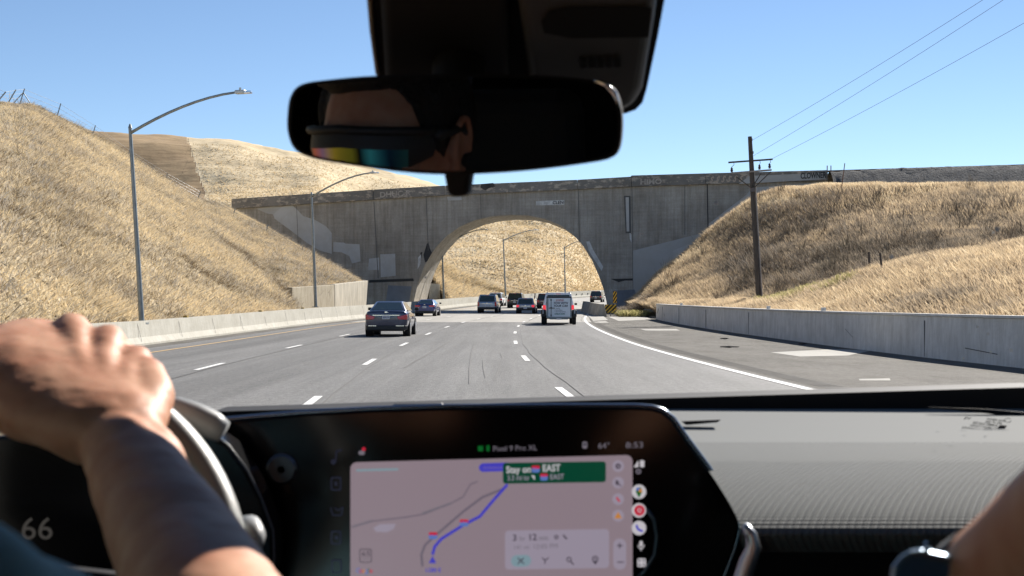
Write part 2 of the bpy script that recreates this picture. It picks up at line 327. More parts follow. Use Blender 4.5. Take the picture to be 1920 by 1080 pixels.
# tint: bands of grey thatch, straw and brown, and diagonal erosion lines
tn = .52 + .50 * fbm(pts[:, 0] * .22 + 3, pts[:, 1] * .10 + pts[:, 2] * .35) + .34 * fbm(pts[:, 0] * 1.1, pts[:, 1] * .8 + pts[:, 2], 3) + .20 * rng.normal(size=len(pts))
pxp = pts[:, 0] / pts[:, 1] * F + CX; pyp = HOR - (pts[:, 2] - H0) / pts[:, 1] * F
def near(line, tol):
    d = np.full(len(pts), 1e9)
    for (x0, y0), (x1, y1) in zip(line[:-1], line[1:]):
        vx, vy = x1 - x0, y1 - y0; t_ = np.clip(((pxp - x0) * vx + (pyp - y0) * vy) / (vx * vx + vy * vy), 0, 1); d = np.minimum(d, np.hypot(pxp - x0 - t_ * vx, pyp - y0 - t_ * vy))
    return np.exp(-(d / tol) ** 2)
gul = near([(392, 430), (430, 462), (470, 492), (515, 530), (560, 575)], 4) + .8 * near([(340, 480), (380, 515), (430, 545), (470, 575)], 4) + .6 * near([(0, 300), (60, 330), (140, 372), (210, 380)], 14)
tn = tn - .5 * gul - .38 * np.clip(fbm(pts[:, 0] * .05 + 9, pts[:, 2] * .16 + pts[:, 1] * .02) * 2.2 - .15, 0, 1)
grey = np.clip((fbm(pts[:, 0] * .17 + 40, pts[:, 1] * .08 + pts[:, 2] * .3) - .12) * 3, 0, 1) * (rng.random(len(pts)) < .6)
tn = np.where(grey > .4, np.where(rng.random(len(pts)) < .3, .08, .96), tn)
o = blades('dry_grass', pts, .19, .042, M['strawb'], lean=(0, 0), spread=1.3, tint=np.clip(tn, 0, 1)); tag(o, kind='stuff')
ctr = sample(LEFT, 420, *nvis); cs = np.repeat(ctr, 45, 0); cs[:, :2] += rng.normal(0, .38, (len(cs), 2)) ; cs[:, 2] += (ctr[:, 0].repeat(45) - cs[:, 0]) * .62
cs = cs[cs[:, 0] < -13.9]; o = blades('grey_brush', cs, .45, .03, M['strawb'], spread=.9, tint=np.where(rng.random(len(cs)) < .35, .05, .99)); tag(o, kind='stuff')
# right mound: rows of (px, py, Y)
cols = [1190, 1215, 1250, 1330, 1400, 1460, 1520, 1580, 1700, 1800, 1920, 2250, 2800]
r0 = {1190: (574, 130), 1215: (574, 124)}
def rb(px):
    Y = 11.9 * F / (px - CX); return V3(11.9, Y, .55)
row0 = [P(1178, 573, 134), P(1204, 578, 122)] + [rb(p) for p in cols[2:]]
row1 = [P(*a) for a in [(1185, 571, 136), (1213, 571, 126), (1250, 573, 114), (1330, 575, 98), (1400, 574, 90), (1460, 568, 83), (1520, 553, 77), (1580, 534, 72), (1700, 503, 66), (1800, 485, 63), (1920, 466, 60), (2250, 420, 54), (2800, 380, 46)]]
row2 = [P(*a) for a in [(1188, 570, 138), (1214, 565, 129), (1250, 566, 120), (1330, 568, 108), (1400, 568, 102), (1460, 568, 97), (1520, 560, 93), (1580, 550, 90), (1700, 524, 84), (1800, 508, 80), (1920, 492, 76), (2250, 450, 68), (2800, 400, 60)]]
row3 = [P(*a) for a in [(1195, 566, 139), (1218, 550, 133), (1250, 535, 128), (1330, 508, 124), (1400, 490, 120), (1460, 478, 117), (1520, 466, 115), (1580, 456, 112), (1700, 444, 106), (1800, 436, 102), (1920, 430, 98), (2250, 410, 88), (2800, 380, 76)]]
row4 = [P(*a) for a in [(1200, 564, 140), (1220, 540, 139), (1250, 507, 139), (1330, 442, 140), (1400, 388, 140), (1460, 363, 139), (1520, 358, 138), (1580, 352, 136), (1700, 350, 130), (1800, 351, 125), (1920, 351, 119), (2250, 345, 106), (2800, 320, 90)]]
row5 = [p + V3(1.5, 3, -.4) if i < 6 else p + V3(3, 9, -.6) for i, p in enumerate(row4)]
row6 = [p + V3(6, 14, -3) if i < 6 else p + V3(8, 22, -2) for i, p in enumerate(row4)]
RIGHT = loft([row0, row1, row2, row3, row4, row5, row6], 150, 120, .3, .3)
struct(grid_obj('mound', RIGHT, multi('golden_soil', [(.15, (1, 1, 1), (.17, .12, .07), (.32, .235, .14), .35, .65, 1), (2, (1, 1, 1), (.6, .58, .55), (1.1, 1.1, 1.1), .3, .7, .9)], .95, .5, 2)))
pts, vv, uu = sample(RIGHT, 330000, .02, 4.3 / 6, uv=True)
vv = vv * 6; uu = uu * 12
dark = np.exp(-((vv - 2.75) / .85) ** 2) * np.clip((uu - 2.2) / 1.5, 0, 1)         # brown brush and painted-in shade darken the hollow behind the front ridge
n1 = fbm(pts[:, 0] * .16, pts[:, 1] * .08 + pts[:, 2] * .3); n2 = fbm(pts[:, 0] * .9, pts[:, 1] * .5 + pts[:, 2], 3)
tt = .74 + .32 * n1 + .35 * n2 + .14 * rng.normal(size=len(pts)) - .46 * dark - .10 * np.exp(-((vv - .3) / .5) ** 2) * (uu > 6) + .10 * (vv > 3.7)
o = blades('golden_grass', pts, .40, .036, M['goldb'], lean=(-.38, -.1), spread=.42, tint=np.clip(tt, 0, 1)); tag(o, kind='stuff')
pts = sample(RIGHT, 10000, .70 / 6, 1.25 / 6, .36, .60); pts = pts[fbm(pts[:, 0] * .3, pts[:, 1] * .3, 3) > .1]
o = blades('green_grass', pts, .5, .06, M['greenb'], lean=(.2, 0)); tag(o, kind='stuff')
# scrub at the tip of the mound and on its shaded face
pts = np.array([tuple(P(1162 + 58 * rng.random(), 0, 122 + 15 * rng.random())) for _ in range(9000)])
pts[:, 2] = .15 + np.interp((pts[:, 0] / pts[:, 1]) * F + CX, [1150, 1190, 1222], [0, .5, 1.7]) * np.interp(pts[:, 1], [118, 126], [.3, 1])
o = blades('roadside_scrub', pts, .50, .045, M['brush'], spread=.9, tint=np.clip(.55 + .5 * fbm(pts[:, 0], pts[:, 1] * .5, 3) + .25 * rng.normal(size=len(pts)), 0, 1)); tag(o, kind='stuff')
pts = np.array([tuple(P(1166 + 42 * rng.random() ** 1.2, 0, 118 + 5 * rng.random())) for _ in range(1800)]); pts[:, 2] = .18
o = blades('roadside_weeds', pts[fbm(pts[:, 0] * .9, pts[:, 1] * .5, 3) > -.1], .55, .05, M['greenb'], spread=.7, tint=None, bias=-.1); tag(o, kind='stuff')
pts = sample(RIGHT, 16000, 2.3 / 6, 3.8 / 6, .3, 1.); pts = pts[fbm(pts[:, 0] * .25 + 5, pts[:, 2] * .5 + pts[:, 1] * .1, 3) > .12]
o = blades('dead_weeds', pts, .8, .05, M['brush'], lean=(-.3, 0), spread=.4); tag(o, kind='stuff')
ctr = sample(RIGHT, 70, 1.9 / 6, 4.0 / 6, .15, 1.); cs = np.repeat(ctr, 26, 0); cs[:, :2] += rng.normal(0, .16, (len(cs), 2))
o = blades('bare_shrubs', cs, 1.25, .03, M['brush'], lean=(.1, 0), spread=.38, tint=np.full(len(cs), .12)); tag(o, kind='stuff')
# slope beyond the arch on the left of the road
rows = [[], [], [], []]
for px, py, Y, by in [(770, 470, 178, 169), (806, 488, 181, 170), (831, 503, 186, 172), (860, 514, 194, 179), (885, 525, 203, 187), (920, 540, 216, 200), (945, 549, 232, 214), (975, 553, 250, 232)]:
    b = RD(-13.4, by, .45); r = P(px, py, Y)
    rows[0].append(b); q = b.lerp(r, .5); q.z += .3; rows[1].append(q); rows[2].append(r); rows[3].append(r + V3(-22, 16, -2))
CUT = loft(rows, 70, 30, .3, .3); struct(grid_obj('cut_slope', CUT, M['soil']))
pts = sample(CUT, 45000, 0, .7)
o = blades('slope_grass', pts, .4, .07, M['strawb'], spread=.9, tint=np.clip(.62 + .35 * fbm(pts[:, 0] * .3, pts[:, 1] * .2) + .22 * rng.normal(size=len(pts)), 0, 1)); tag(o, kind='stuff')
# far hills
wg = MB(); q = [P(803, 566, 168.5), P(826, 564, 170.5), P(824, 533, 170.5), P(807, 531, 168.5)]; wg.prism(q, V3(0, .5, 0), M['barrier']); tag(wg.build('wing_wall'), 'small pale concrete wing wall just behind the left foot of the arch', 'wall')
sil = [(-300, 235), (0, 245), (180, 257), (350, 262), (440, 266), (530, 284), (600, 296), (700, 319), (830, 352), (960, 366), (1100, 384), (1300, 410), (1700, 440), (2300, 460)]
sil2 = [(p, float(np.interp(p, [a[0] for a in sil], [a[1] for a in sil]))) for p in (-300, 0, 180, 350, 440, 530, 600, 700, 830, 900, 960, 1000, 1050, 1100, 1150, 1300, 1700, 2300)]
YB = lambda p: float(np.interp(p, [-300, 940, 1000, 1050, 1100, 1150, 1300], [235, 228, 243, 262, 296, 345, 380]))
rows = []
for fr_, pyf in ((0, None), (.10, lambda p: 538), (.26, lambda p: 500 - (p < 700) * 40), (.45, lambda p: 455 - (p < 700) * 70), (.67, lambda p: 416 - (p < 700) * 60), (1, None), (1.5, None)):
    rw = []
    for p, q in sil2:
        Y = YB(p) + (480 - YB(p)) * fr_
        if fr_ == 0: v = P(p, 560, Y); v.z = rz(Y) + .4
        elif pyf: v = P(p, pyf(p), Y)
        else: v = P(p, q + (20 if fr_ > 1 else 0), Y)
        rw.append(v)
    rows.append(rw)
FAR = loft(rows, 420, 160, 3.2, .022)
FAR[..., 2] += 1.0 * fbm(FAR[..., 0] * .09, FAR[..., 1] * .09)
fo = struct(grid_obj('far_hills', FAR, M['farhill'])); fo.data.materials.append(M['brownhill'])
fme = fo.data; co = np.empty(len(fme.polygons) * 3); fme.polygons.foreach_get('center', co); co = co.reshape(-1, 3)
pxs = co[:, 0] / co[:, 1] * F + CX; pys = HOR - (co[:, 2] - H0) / co[:, 1] * F
mi = ((pxs + 5 * fbm(co[:, 0] * .3, co[:, 2] * .6) < 352 + (pys - 262) * .3) & (pys < 420)).astype(np.int32); fme.polygons.foreach_set('material_index', mi)
pts = sample(FAR, 70000, .02, .8, .15, .85); _x = pts[:, 0] / pts[:, 1] * F + CX; _y = HOR - (pts[:, 2] - H0) / pts[:, 1] * F; pts = pts[(_x > 356 + (_y - 262) * .3)]
o = blades('far_grass', pts, .32, .26, blade_mat('far_straw', [(0, (.52, .42, .26)), (.5, (.66, .54, .35)), (1, (.78, .66, .46))], .3), spread=1.0); tag(o, kind='stuff')

# ---------------------------------------------------------------- road
YS = list(np.concatenate([np.arange(4, 60, 4), np.arange(60, 320, 5)]))
def strip(name, ua, ub, ys, m, dz=0.0, build=True):
    b = MB(); n = len(ys); vs = []
    for y in ys:
        a = ua(y) if callable(ua) else ua; c = ub(y) if callable(ub) else ub
        vs += [RD(a, y, dz), RD(c, y, dz)]
    b.raw(vs, [(2 * i, 2 * i + 1, 2 * i + 3, 2 * i + 2) for i in range(n - 1)], m)
    return struct(b.build(name)) if build else b
RBP = [(4, 11.6), (20, 11.2), (31.3, 10.75), (40, 10.5), (51.5, 10.5), (75, 9.9), (90, 9.6), (108, 9.45)]
def rbu(y): return float(np.interp(y, [p[0] for p in RBP], [p[1] for p in RBP]))
strip('road', -11.6, 4.45, YS, M['asphalt'])
strip('shoulder', -14.0, -11.6, YS, M['shoulder'])
strip('verge', -24, -14, [96, 110, 125, 140, 155, 170, 185, 200], M['soil'], .12)
strip('right_shoulder', 4.45, 14, YS, M['shoulder']).name = 'shoulder_lane'
strip('concrete_pavement', -11.2, 4.6, [94, 98] + list(range(102, 320, 5)), M['slab'], .004)
strip('right_verge', 9.5, 24, [112, 125, 140, 155, 170, 185, 200, 230], M['soil'], .05).name = 'gravel_verge'
mk = MB()
def dash(u, y0, y1, wd=.13, m=None, dz=.008): mk.raw([RD(u - wd / 2, y0, dz), RD(u + wd / 2, y0, dz), RD(u + wd / 2, y1, dz), RD(u - wd / 2, y1, dz)], [(0, 1, 2, 3)], m or M['white'])
for u, y0 in ((-7.18, 30.8 - 14.63), (-3.75, 18.7), (.12, 21.0)):
    for k in range(15): dash(u, y0 + k * 14.63, y0 + k * 14.63 + 3.5)
def line(u, ys, wd, m, dz=.008):
    for a, b in zip(ys[:-1], ys[1:]): mk.raw([RD(u - wd / 2, a, dz), RD(u + wd / 2, a, dz), RD(u + wd / 2, b, dz), RD(u - wd / 2, b, dz)], [(0, 1, 2, 3)], m)
line(4.25, YS, .17, M['white']); line(-10.55, YS, .13, M['yellow'])
struct(mk.build('road_markings'))
jn = MB()
def crack(pix, wd=.02, m=None):
    q = [G(*p, .010) for p in pix]
    for a, b in zip(q[:-1], q[1:]):
        d = (b - a); n_ = Vector((-d.y, d.x, 0)).normalized() * wd / 2
        jn.face([a - n_, b - n_, b + n_, a + n_], m or M['joint'])
def ujoint(u, y0, y1, jit=.05, wd=.04):
    ys = np.arange(y0, y1, 3.); pr = None
    for y in ys:
        p = RD(u + random.uniform(-jit, jit), y, .010)
        if pr is not None: jn.face([pr - V3(wd / 2, 0, 0), p - V3(wd / 2, 0, 0), p + V3(wd / 2, 0, 0), pr + V3(wd / 2, 0, 0)], M['joint'])
        pr = p
ujoint(-3.55, 14, 110, .03, .03); ujoint(.38, 14, 110, .04, .03); ujoint(-7.0, 14, 200, .03, .03); ujoint(-3.5, 100, 230, .05, .08); ujoint(.3, 100, 230, .05, .08); ujoint(4.0, 96, 200, .05, .05)
for y in np.arange(97, 200, 4.6):
    jn.face([RD(-11, y, .010), RD(4.4, y, .010), RD(4.4, y + .12, .010), RD(-11, y + .12, .010)], M['joint'] if int(y) % 3 == 0 else mat('pale_joint', (.24, .23, .2), .9))
crack([(880, 720), (880, 690), (884, 660), (890, 640)]); crack([(910, 708), (906, 690), (905, 675)]); crack([(926, 715), (933, 695), (942, 672), (938, 662), (924, 661)])
crack([(770, 682), (800, 665), (840, 642), (862, 625)], .035); crack([(758, 690), (790, 672), (820, 655)], .04)
struct(jn.build('pavement_joints'))
rbm = MB()     # rumble strip
y = 22.
while y < 110:
    rbm.raw([RD(4.62, y, .006), RD(5.05, y, .006), RD(5.05, y + .16, .006), RD(4.62, y + .16, .006)], [(0, 1, 2, 3)], M['rumble']); y += .34 + y * .002
struct(rbm.build('rumble_strip'))
pt = MB()
for poly, m in (([(1445, 661), (1560, 655), (1637, 657), (1590, 667), (1500, 669)], 'slab'), ([(1200, 617), (1268, 617), (1275, 620), (1210, 620)], 'slab'), ([(1140, 594), (1205, 592), (1222, 599), (1160, 602)], 'slab'),
                ([(1100, 590), (1128, 590), (1140, 600), (1112, 602)], 'slab'), ([(1110, 603), (1135, 602), (1142, 605), (1118, 606)], 'slab'), ([(1610, 711), (1668, 710), (1670, 714), (1612, 714)], 'slab')):
    pt.face([G(*p, .006) for p in poly], M[m])
struct(pt.build('pavement_patches'))
# debris on the shoulder
for k, (px, py, s, lb) in enumerate([(1368, 652, .30, 'dark strip of shredded tyre on the shoulder near the white edge line'), (1358, 636, .16, 'small dark scrap on the shoulder beyond the tyre strip'), (1505, 646, .14, 'small dark stone near the pale concrete patch')]):
    d = MB(); c = G(px, py, .03)
    rings = []
    for i in range(7):
        t = i / 6 - .5; r_ = .06 * (1 - abs(t) * 1.2) * random.uniform(.7, 1.2)
        rings.append([c + V3(t * s * 2 + .0, .05 * math.sin(i * 2) + r_ * math.cos(a), r_ * .6 * math.sin(a)) for a in np.linspace(0, 2 * math.pi, 7)[:-1]])
    d.rings(rings, M['deb']); tag(d.build('road_debris'), lb, 'debris', 'scraps lying on the right shoulder')

# ---------------------------------------------------------------- barriers and retaining wall
def barrier(name, path, prof, m, label, parts=None):
    """path: list of (Vector base, height scale); prof: half section list (offset, z)"""
    b = MB(); rings = []
    for i, (p, hs) in enumerate(path):
        a = path[max(i - 1, 0)][0]; c = path[min(i + 1, len(path) - 1)][0]; d = (c - a); d.z = 0; d.normalize(); n_ = Vector((d.y, -d.x, 0))
        rings.append([p + n_ * x + V3(0, 0, z * hs) for x, z in prof])
    b.rings(rings, m); t = thing(name, label, 'barrier', path[0][0]); b.build('barrier_wall', t)
    return t
KP = [(-.30, -.05), (.30, -.05), (.30, .08), (.17, .33), (.10, 1.0), (-.10, 1.0), (-.17, .33), (-.30, .08)]
lp = []
for y in [6, 20, 35, 50, 65, 80, 94, 104, 112, 120, 128, 136, 144, 152, 160, 168, 176, 184, 192, 200, 208, 216, 224, 232, 240, 248, 256, 264, 272, 280, 290, 300, 315]:
    lp.append((RD(-12.75, y, 0), float(np.interp(y, [20, 50, 94, 120, 200, 256], [.80, .82, .98, 1.05, 1.1, 1.2]))))
bl = barrier('median_barrier', lp, KP, M['barrier'], 'long pale concrete barrier along the left edge of the road')
for y in np.arange(24, 120, 6.1):
    jb = MB(); hs = float(np.interp(y, [20, 50, 94, 120], [.80, .82, .98, 1.05])); a = RD(-12.75, y, 0)
    jb.hexa([a + V3(.302, 0, .02), a + V3(.306, 0, .02), a + V3(.306, .03, .02), a + V3(.302, .03, .02), a + V3(.10, 0, hs), a + V3(.106, 0, hs), a + V3(.106, .03, hs), a + V3(.10, .03, hs)], M['joint']); jb.build('expansion_joint', bl)
for y in np.arange(236, 300, 6.):
    jb = MB(); a = RD(-12.75, y, .62); jb.box(a + V3(.17, 0, 0), (.16, .9, .22), M['stain']); jb.build('scupper', bl)
for px in (335, 475, 548): 
    rf = MB(); Yb = 13.0 * F / (CX - px) ; hs = float(np.interp(Yb, [20, 50, 94, 120], [.80, .82, .98, 1.05])); a = RD(-12.75, Yb, hs); rf.box(a + V3(.03, 0, .03), (.16, .25, .09), M['ochre']); rf.build('reflector', bl)
# right barrier
rp = [(RD(rbu(y) + .3, y, 0), 1.12) for y in (6, 14, 22, 30, 38, 46, 54, 62, 72, 82, 92, 100, 107)]
PR = [(.22, -.05), (-.22, -.05), (-.20, .96), (-.25, .98), (-.25, 1.03), (.12, 1.03), (.12, .98), (.16, .96)]
br = barrier('shoulder_barrier', rp, PR, M['barrier2'], 'tall grey concrete barrier in shade along the right shoulder')
for y in np.arange(25.5, 105, 12.4):
    jb = MB(); a = RD(rbu(y) + .3, y, 0); jb.box(a + V3(-.212, 0, .5), (.02, .035, .95), M['joint']); jb.build('expansion_joint', br)
def small_block(px, Y):
    a = RD(rbu(Y) + .3, Y, 1.155)
    b = MB(); b.box(a + V3(0, 0, .06), (.14, .22, .12), M['barrier2']); b.build('reflector_block', br, bevel=.015)
for Y in (50, 59.5, 88): small_block(0, Y)
# staining scrawls on the barrier (dark tyre scuffs)
for (y0, z0, y1, z1, wd) in [(104, .75, 105.5, .4, .12), (45, .35, 46, .6, .015), (33, .25, 35, .33, .02), (98, .3, 98.4, .45, .1)]:
    sf = MB(); a = RD(rbu(y0) + .3, y0, z0) + V3(-.222, 0, 0); c = RD(rbu(y1) + .3, y1, z1) + V3(-.222, 0, 0); sf.face([a, c, c + V3(0, 0, wd), a + V3(0, 0, wd)], M['joint']); sf.build('scuff_mark', br, recalc=False)
# retaining wall at the left of the arch
rwt = thing('retaining_wall', 'low stained concrete retaining wall between the left hillside and the bridge foot', 'wall', P(625, 575, 110))
A_ = P(548, 560, 100); B_ = P(627, 560, 112); C_ = P(690, 560, 124)
def rwseg(p, q, zt0, zt1, m, nm, slant=0):
    b = MB(); d = (q - p).normalized(); n_ = Vector((d.y, -d.x, 0)) * .4
    lo = [V3(p.x, p.y, -.2), V3(q.x - slant, q.y, -.2), V3(q.x - slant, q.y, -.2) - n_, V3(p.x, p.y, -.2) - n_]
    hi = [V3(p.x, p.y, zt0), V3(q.x, q.y, zt1), V3(q.x, q.y, zt1) - n_, V3(p.x, p.y, zt0) - n_]
    b.hexa(lo + hi, m); return b.build(nm, rwt, bevel=.03)
rwseg(A_, B_, P(548, 539, 100).z, P(627, 534, 112).z, M['retain'], 'wall_panel')
rwseg(B_ + V3(.02, .02, 0), C_, P(627, 533, 112).z, P(690, 526, 124).z, mat('sunlit_wall_panel', (.42, .38, .30), .9, var=.3, vscale=1.2, stretch=(3, 3, .4)), 'wall_panel', .25)  # paler copy of the wall concrete paints this panel as sunlit

# ---------------------------------------------------------------- bridge
SL = -.2      # the face runs Y = 155 + SL * X
def BF(px, py, off=0.):
    k = (px - CX) / F; Y = (155 - off) / (1 - SL * k); return P(px, py, Y)
AX = Vector((.09, 1, 0)) * 9.4
arch = [(774, 576), (777, 560), (784, 530), (793, 505), (803, 485), (818, 463), (838, 442), (862, 425), (890, 413), (920, 406), (955, 403), (990, 404), (1020, 410), (1050, 422), (1075, 440), (1094, 462), (1110, 488), (1122, 515), (1131, 540), (1137, 565), (1139, 580)]
top = [(435, 391), (600, 381), (800, 367), (960, 361), (1190, 349), (1325, 345), (1550, 338)]
def dn(p): q = BF(*p); q.z = -1; return q
brt = thing('arch_bridge', 'old grey concrete railway bridge with one arch spanning the highway', 'bridge', BF(960, 560))
b = MB()
topv = [BF(*p) for p in top]; arcv = [BF(*p) for p in arch]
ltop = BF(435, 391); lb = V3(ltop.x, ltop.y, -1); rtop = BF(1552, 338); rbm_ = V3(rtop.x, rtop.y, -1)
a0 = V3(arcv[0].x, arcv[0].y, -1); a1 = V3(arcv[-1].x, arcv[-1].y, -1)
# face as vertical slices between arch points and deck underside so that the triangulation is clean
def topz(p):
    pts_ = [BF(*q) for q in top]; return float(np.interp(p.x, [q.x for q in pts_], [q.z for q in pts_]))
def two(vs, m):   # front + back sheet
    b.face(vs, m); b.face([v + AX for v in reversed(vs)], m)
def up(p): return V3(p.x, p.y, topz(p))
two([lb, a0, up(a0), V3(ltop.x, ltop.y, topz(ltop))], M['bridge'])
for p, q in zip(arcv[:-1], arcv[1:]):
    if abs(p.x - q.x) > 1e-4: two([p, q, up(q), up(p)], M['bridge'])
two([a1, rbm_, V3(rtop.x, rtop.y, topz(rtop)), up(a1)], M['bridge'])
ring = [a0] + arcv + [a1]
for p, q in zip(ring[:-1], ring[1:]): b.face([p, q, q + AX, p + AX], M['bridge'])
b.face([lb, ltop, ltop + AX, lb + AX], M['bridge']); b.face([rbm_, rtop, rtop + AX, rbm_ + AX], M['bridge'])
b.build('bridge_wall', brt, recalc=False)
# parapet: projecting band above, broken into lengths
ptop = [(435, 373), (600, 362), (800, 349), (960, 344), (1100, 336), (1185, 331), (1325, 327), (1552, 321)]
def pint(x, L): return float(np.interp(x, [p[0] for p in L], [p[1] for p in L]))
segs = [434, 700, 835, 1083, 1184, 1324, 1553]
for i, (x0, x1) in enumerate(zip(segs[:-1], segs[1:])):
    pb = MB(); x1 -= .8
    f = [BF(x0, pint(x0, top) + .5, .35), BF(x1, pint(x1, top) + .5, .35), BF(x1, pint(x1, ptop), .35), BF(x0, pint(x0, ptop), .35)]
    if i >= 4:
        f[2].z += .12; f[3].z += .12
    pb.prism(f, Vector((0, .8, 0)), M['parapet']); pb.build('parapet', brt, bevel=.03)
pb = MB(); f = [BF(434, 392, .5), BF(1552, 339, .5), BF(1552, 337, .5), BF(434, 390, .5)]
pb2 = MB(); f2 = [BF(434, pint(434, top), -8), BF(1552, pint(1552, top), -8), BF(1552, pint(1552, ptop), -8), BF(434, pint(434, ptop), -8)]
pb2.prism(f2, Vector((0, .6, 0)), M['parapet']); pb2.build('parapet', brt)
dk = MB(); dz_ = V3(0, 0, -.05); dk.face([BF(434, 390) + dz_, BF(1552, 337) + dz_, BF(1552, 337) + AX + dz_, BF(434, 390) + AX + dz_], M['ballast']); dk.build('deck', brt)
# joints and pilaster strips
def vstrip(x0, y0, x1, y1, wd, off, m, th=.05):
    jm = MB()
    f = [BF(x0 - wd / 2, y0, off), BF(x1 - wd / 2, y1, off), BF(x1 + wd / 2, y1, off), BF(x0 + wd / 2, y0, off)]
    jm.prism(f, Vector((0, th, 0)), m); jm.build('wall_joint', brt)
for x0, y0, x1, y1, wd in [(701, 378, 709, 522, 1.3), (799, 368, 803, 470, 1.1), (1084, 356, 1087, 455, 1.), (1326, 346, 1328, 445, 2.0), (1185, 350, 1187, 560, .9), (1284, 348, 1284, 440, 1.), (556, 386, 560, 480, .8), (901, 364, 902, 408, .8)]:
    vstrip(x0, y0, x1, y1, wd, .03, M['stain'] if wd > 1.8 else mat('hairline', (.15, .145, .135), .9))
sl = MB()   # dark slot with pale insert
f = [BF(1170, 367, .06), BF(1182, 367, .06), BF(1183, 437, .06), BF(1173, 437, .06)]; sl.prism(f, Vector((0, .05, 0)), mat('slot_dark', (.11, .11, .105), .9))
f = [BF(1173, 370, .10), BF(1179, 370, .10), BF(1180, 434, .10), BF(1175, 434, .10)]; sl.prism(f, Vector((0, .05, 0)), M['patch']); sl.build('scupper_slot', brt)
# overpainted areas, stains, lime streaks on the wall face
pn = MB(); L_ = .0
def paint(poly, m, off=.02):
    pn = MB(); pn.face([BF(*p, off) for p in poly], m); pn.build('paint_patch', brt, recalc=False)
paint([(512, 402), (528, 388), (548, 385), (560, 396), (568, 405), (590, 412), (612, 425), (622, 437), (622, 476), (600, 470), (575, 455), (545, 432), (515, 410)], M['patch'])
paint([(480, 391), (512, 387), (528, 388), (512, 402), (500, 400)], M['patch3'])
paint([(625, 454), (645, 455), (648, 457), (674, 458), (676, 490), (660, 494), (655, 480), (640, 473), (625, 472)], M['patch'], .022)
paint([(692, 485), (711, 483), (711, 506), (690, 506)], M['patch'], .022); paint([(713, 477), (741, 476), (742, 517), (714, 520)], M['patch'], .022)
paint([(1187, 470), (1325, 435), (1328, 420), (1400, 365), (1410, 352), (1550, 341), (1545, 360), (1400, 480), (1250, 560), (1187, 565)], M['patch3'])
paint([(1262, 470), (1290, 458), (1345, 440), (1330, 470), (1280, 500), (1262, 495)], M['patch'], .024)
paint([(1150, 545), (1190, 543), (1196, 565), (1190, 578), (1150, 578)], M['patch2'], .03); paint([(728, 535), (772, 537), (766, 575), (722, 575)], M['patch2'], .03)
paint([(692, 525), (775, 522), (776, 527), (692, 530)], M['stain'], .03)
paint([(1145, 523), (1187, 522), (1187, 526), (1172, 526), (1160, 529)], M['stain'], .03)
for pl in ([(800, 458), (803, 454), (806, 466), (810, 474), (801, 490), (797, 492), (794, 478)], [(788, 474), (792, 472), (790, 484)]): paint(pl, M['stain'], .03)
for pl in ([(1099, 453), (1105, 452), (1112, 468), (1122, 485), (1131, 500), (1128, 508), (1115, 488), (1104, 470)], [(1180, 434), (1184, 440), (1184, 455), (1181, 448)], [(784, 483), (790, 476), (788, 495), (783, 505)]): paint(pl, M['limewash'], .03)
paint([(1005, 377), (1058, 375), (1058, 384), (1005, 385)], mat('white_overpaint', (.62, .62, .59), .8, var=.25, vscale=2.5), .03)
paint([(838, 369), (865, 368), (866, 375), (840, 376)], M['patch'], .03)
paint([(1385, 345), (1405, 330), (1545, 324), (1548, 336)], M['patch3'], .40)
def wtext(s, x0, y0, x1, y1, hpx, m, off, bold=.04, shear=0.):
    pn = MB(); a = BF(x0, y0, off); c = BF(x1, y1, off); pn.text(s, a, hpx * a.y / F / .72, m, (c - a).normalized(), (0, 0, 1), bold, shear, width=(c - a).length); pn.build('painted_lettering', brt, recalc=False)
wtext('CLOWNER', 1501, 335, 1549, 333, 11, M['stain'], .43, .03)
wtext('CLEN', 1036, 383, 1056, 382, 6, M['stain'], .05, .02)
wtext('S', 910, 352, 922, 352, 8, M['stain'], .43, .05)
paint([(902, 345), (925, 343), (928, 350), (918, 352), (910, 357), (901, 352)], mat('sooty_blot', (.07, .065, .06), .9), .38)
wtext('17 - 21', 1142, 548, 1156, 547, 5, M['limewash'], .05, .01)
# ragged white lettering remains along the parapet
for x0, x1, s in ((712, 770, 'DHUC-R'), (1200, 1240, 'HIMO')):
    wtext(s, x0, pint(x0, top) - 3, x1, pint(x1, top) - 3, 10, mat('faded_lettering', (.42, .38, .33), .9, var=.3, vscale=3), .37, .03)
for x in range(1330, 1440, 11): wtext('S', x, pint(x, top) - 3, x + 9, pint(x, top) - 3, 11, mat('brown_lettering', (.46, .38, .30), .9), .37, .05, .6)
# plinth at the right foot and slanted stain line at the left intrados
rl = MB(); a = BF(1553, 318); 
for px in (1551, 1558): 
    q = BF(px, 325); rl.tube([q, q + V3(0, 0, .8)], .05, M['rust'])
rl.build('post_stub', brt)
# railway embankment to the right of the bridge
emb = []
for x, yt in ((1552, 326), (1700, 319), (1920, 313), (2300, 300), (2900, 285)):
    q = BF(x, yt)
    emb.append((q, x))
rows = [[V3(q.x - .5, q.y - 7, q.z - 3.2) for q, x in emb], [V3(q.x, q.y - 1.6, q.z - .1) for q, x in emb], [V3(q.x, q.y, q.z) for q, x in emb], [V3(q.x + 1, q.y + 8, q.z) for q, x in emb], [V3(q.x + 3, q.y + 16, q.z - 5) for q, x in emb]]
EM = loft(rows, 160, 30, .15, 1.5); struct(grid_obj('embankment', EM, M['ballast']))
rl = MB(); q0, q1 = emb[0][0], emb[-1][0]
rl.prism([q0 + V3(0, 0, .16), q1 + V3(0, 0, .16), q1 + V3(0, 0, .36), q0 + V3(0, 0, .36)], Vector((0, .12, 0)), M['rail'])
tag(rl.build('railway_rail'), 'dark steel rail running along the top of the ballast embankment', 'rail')

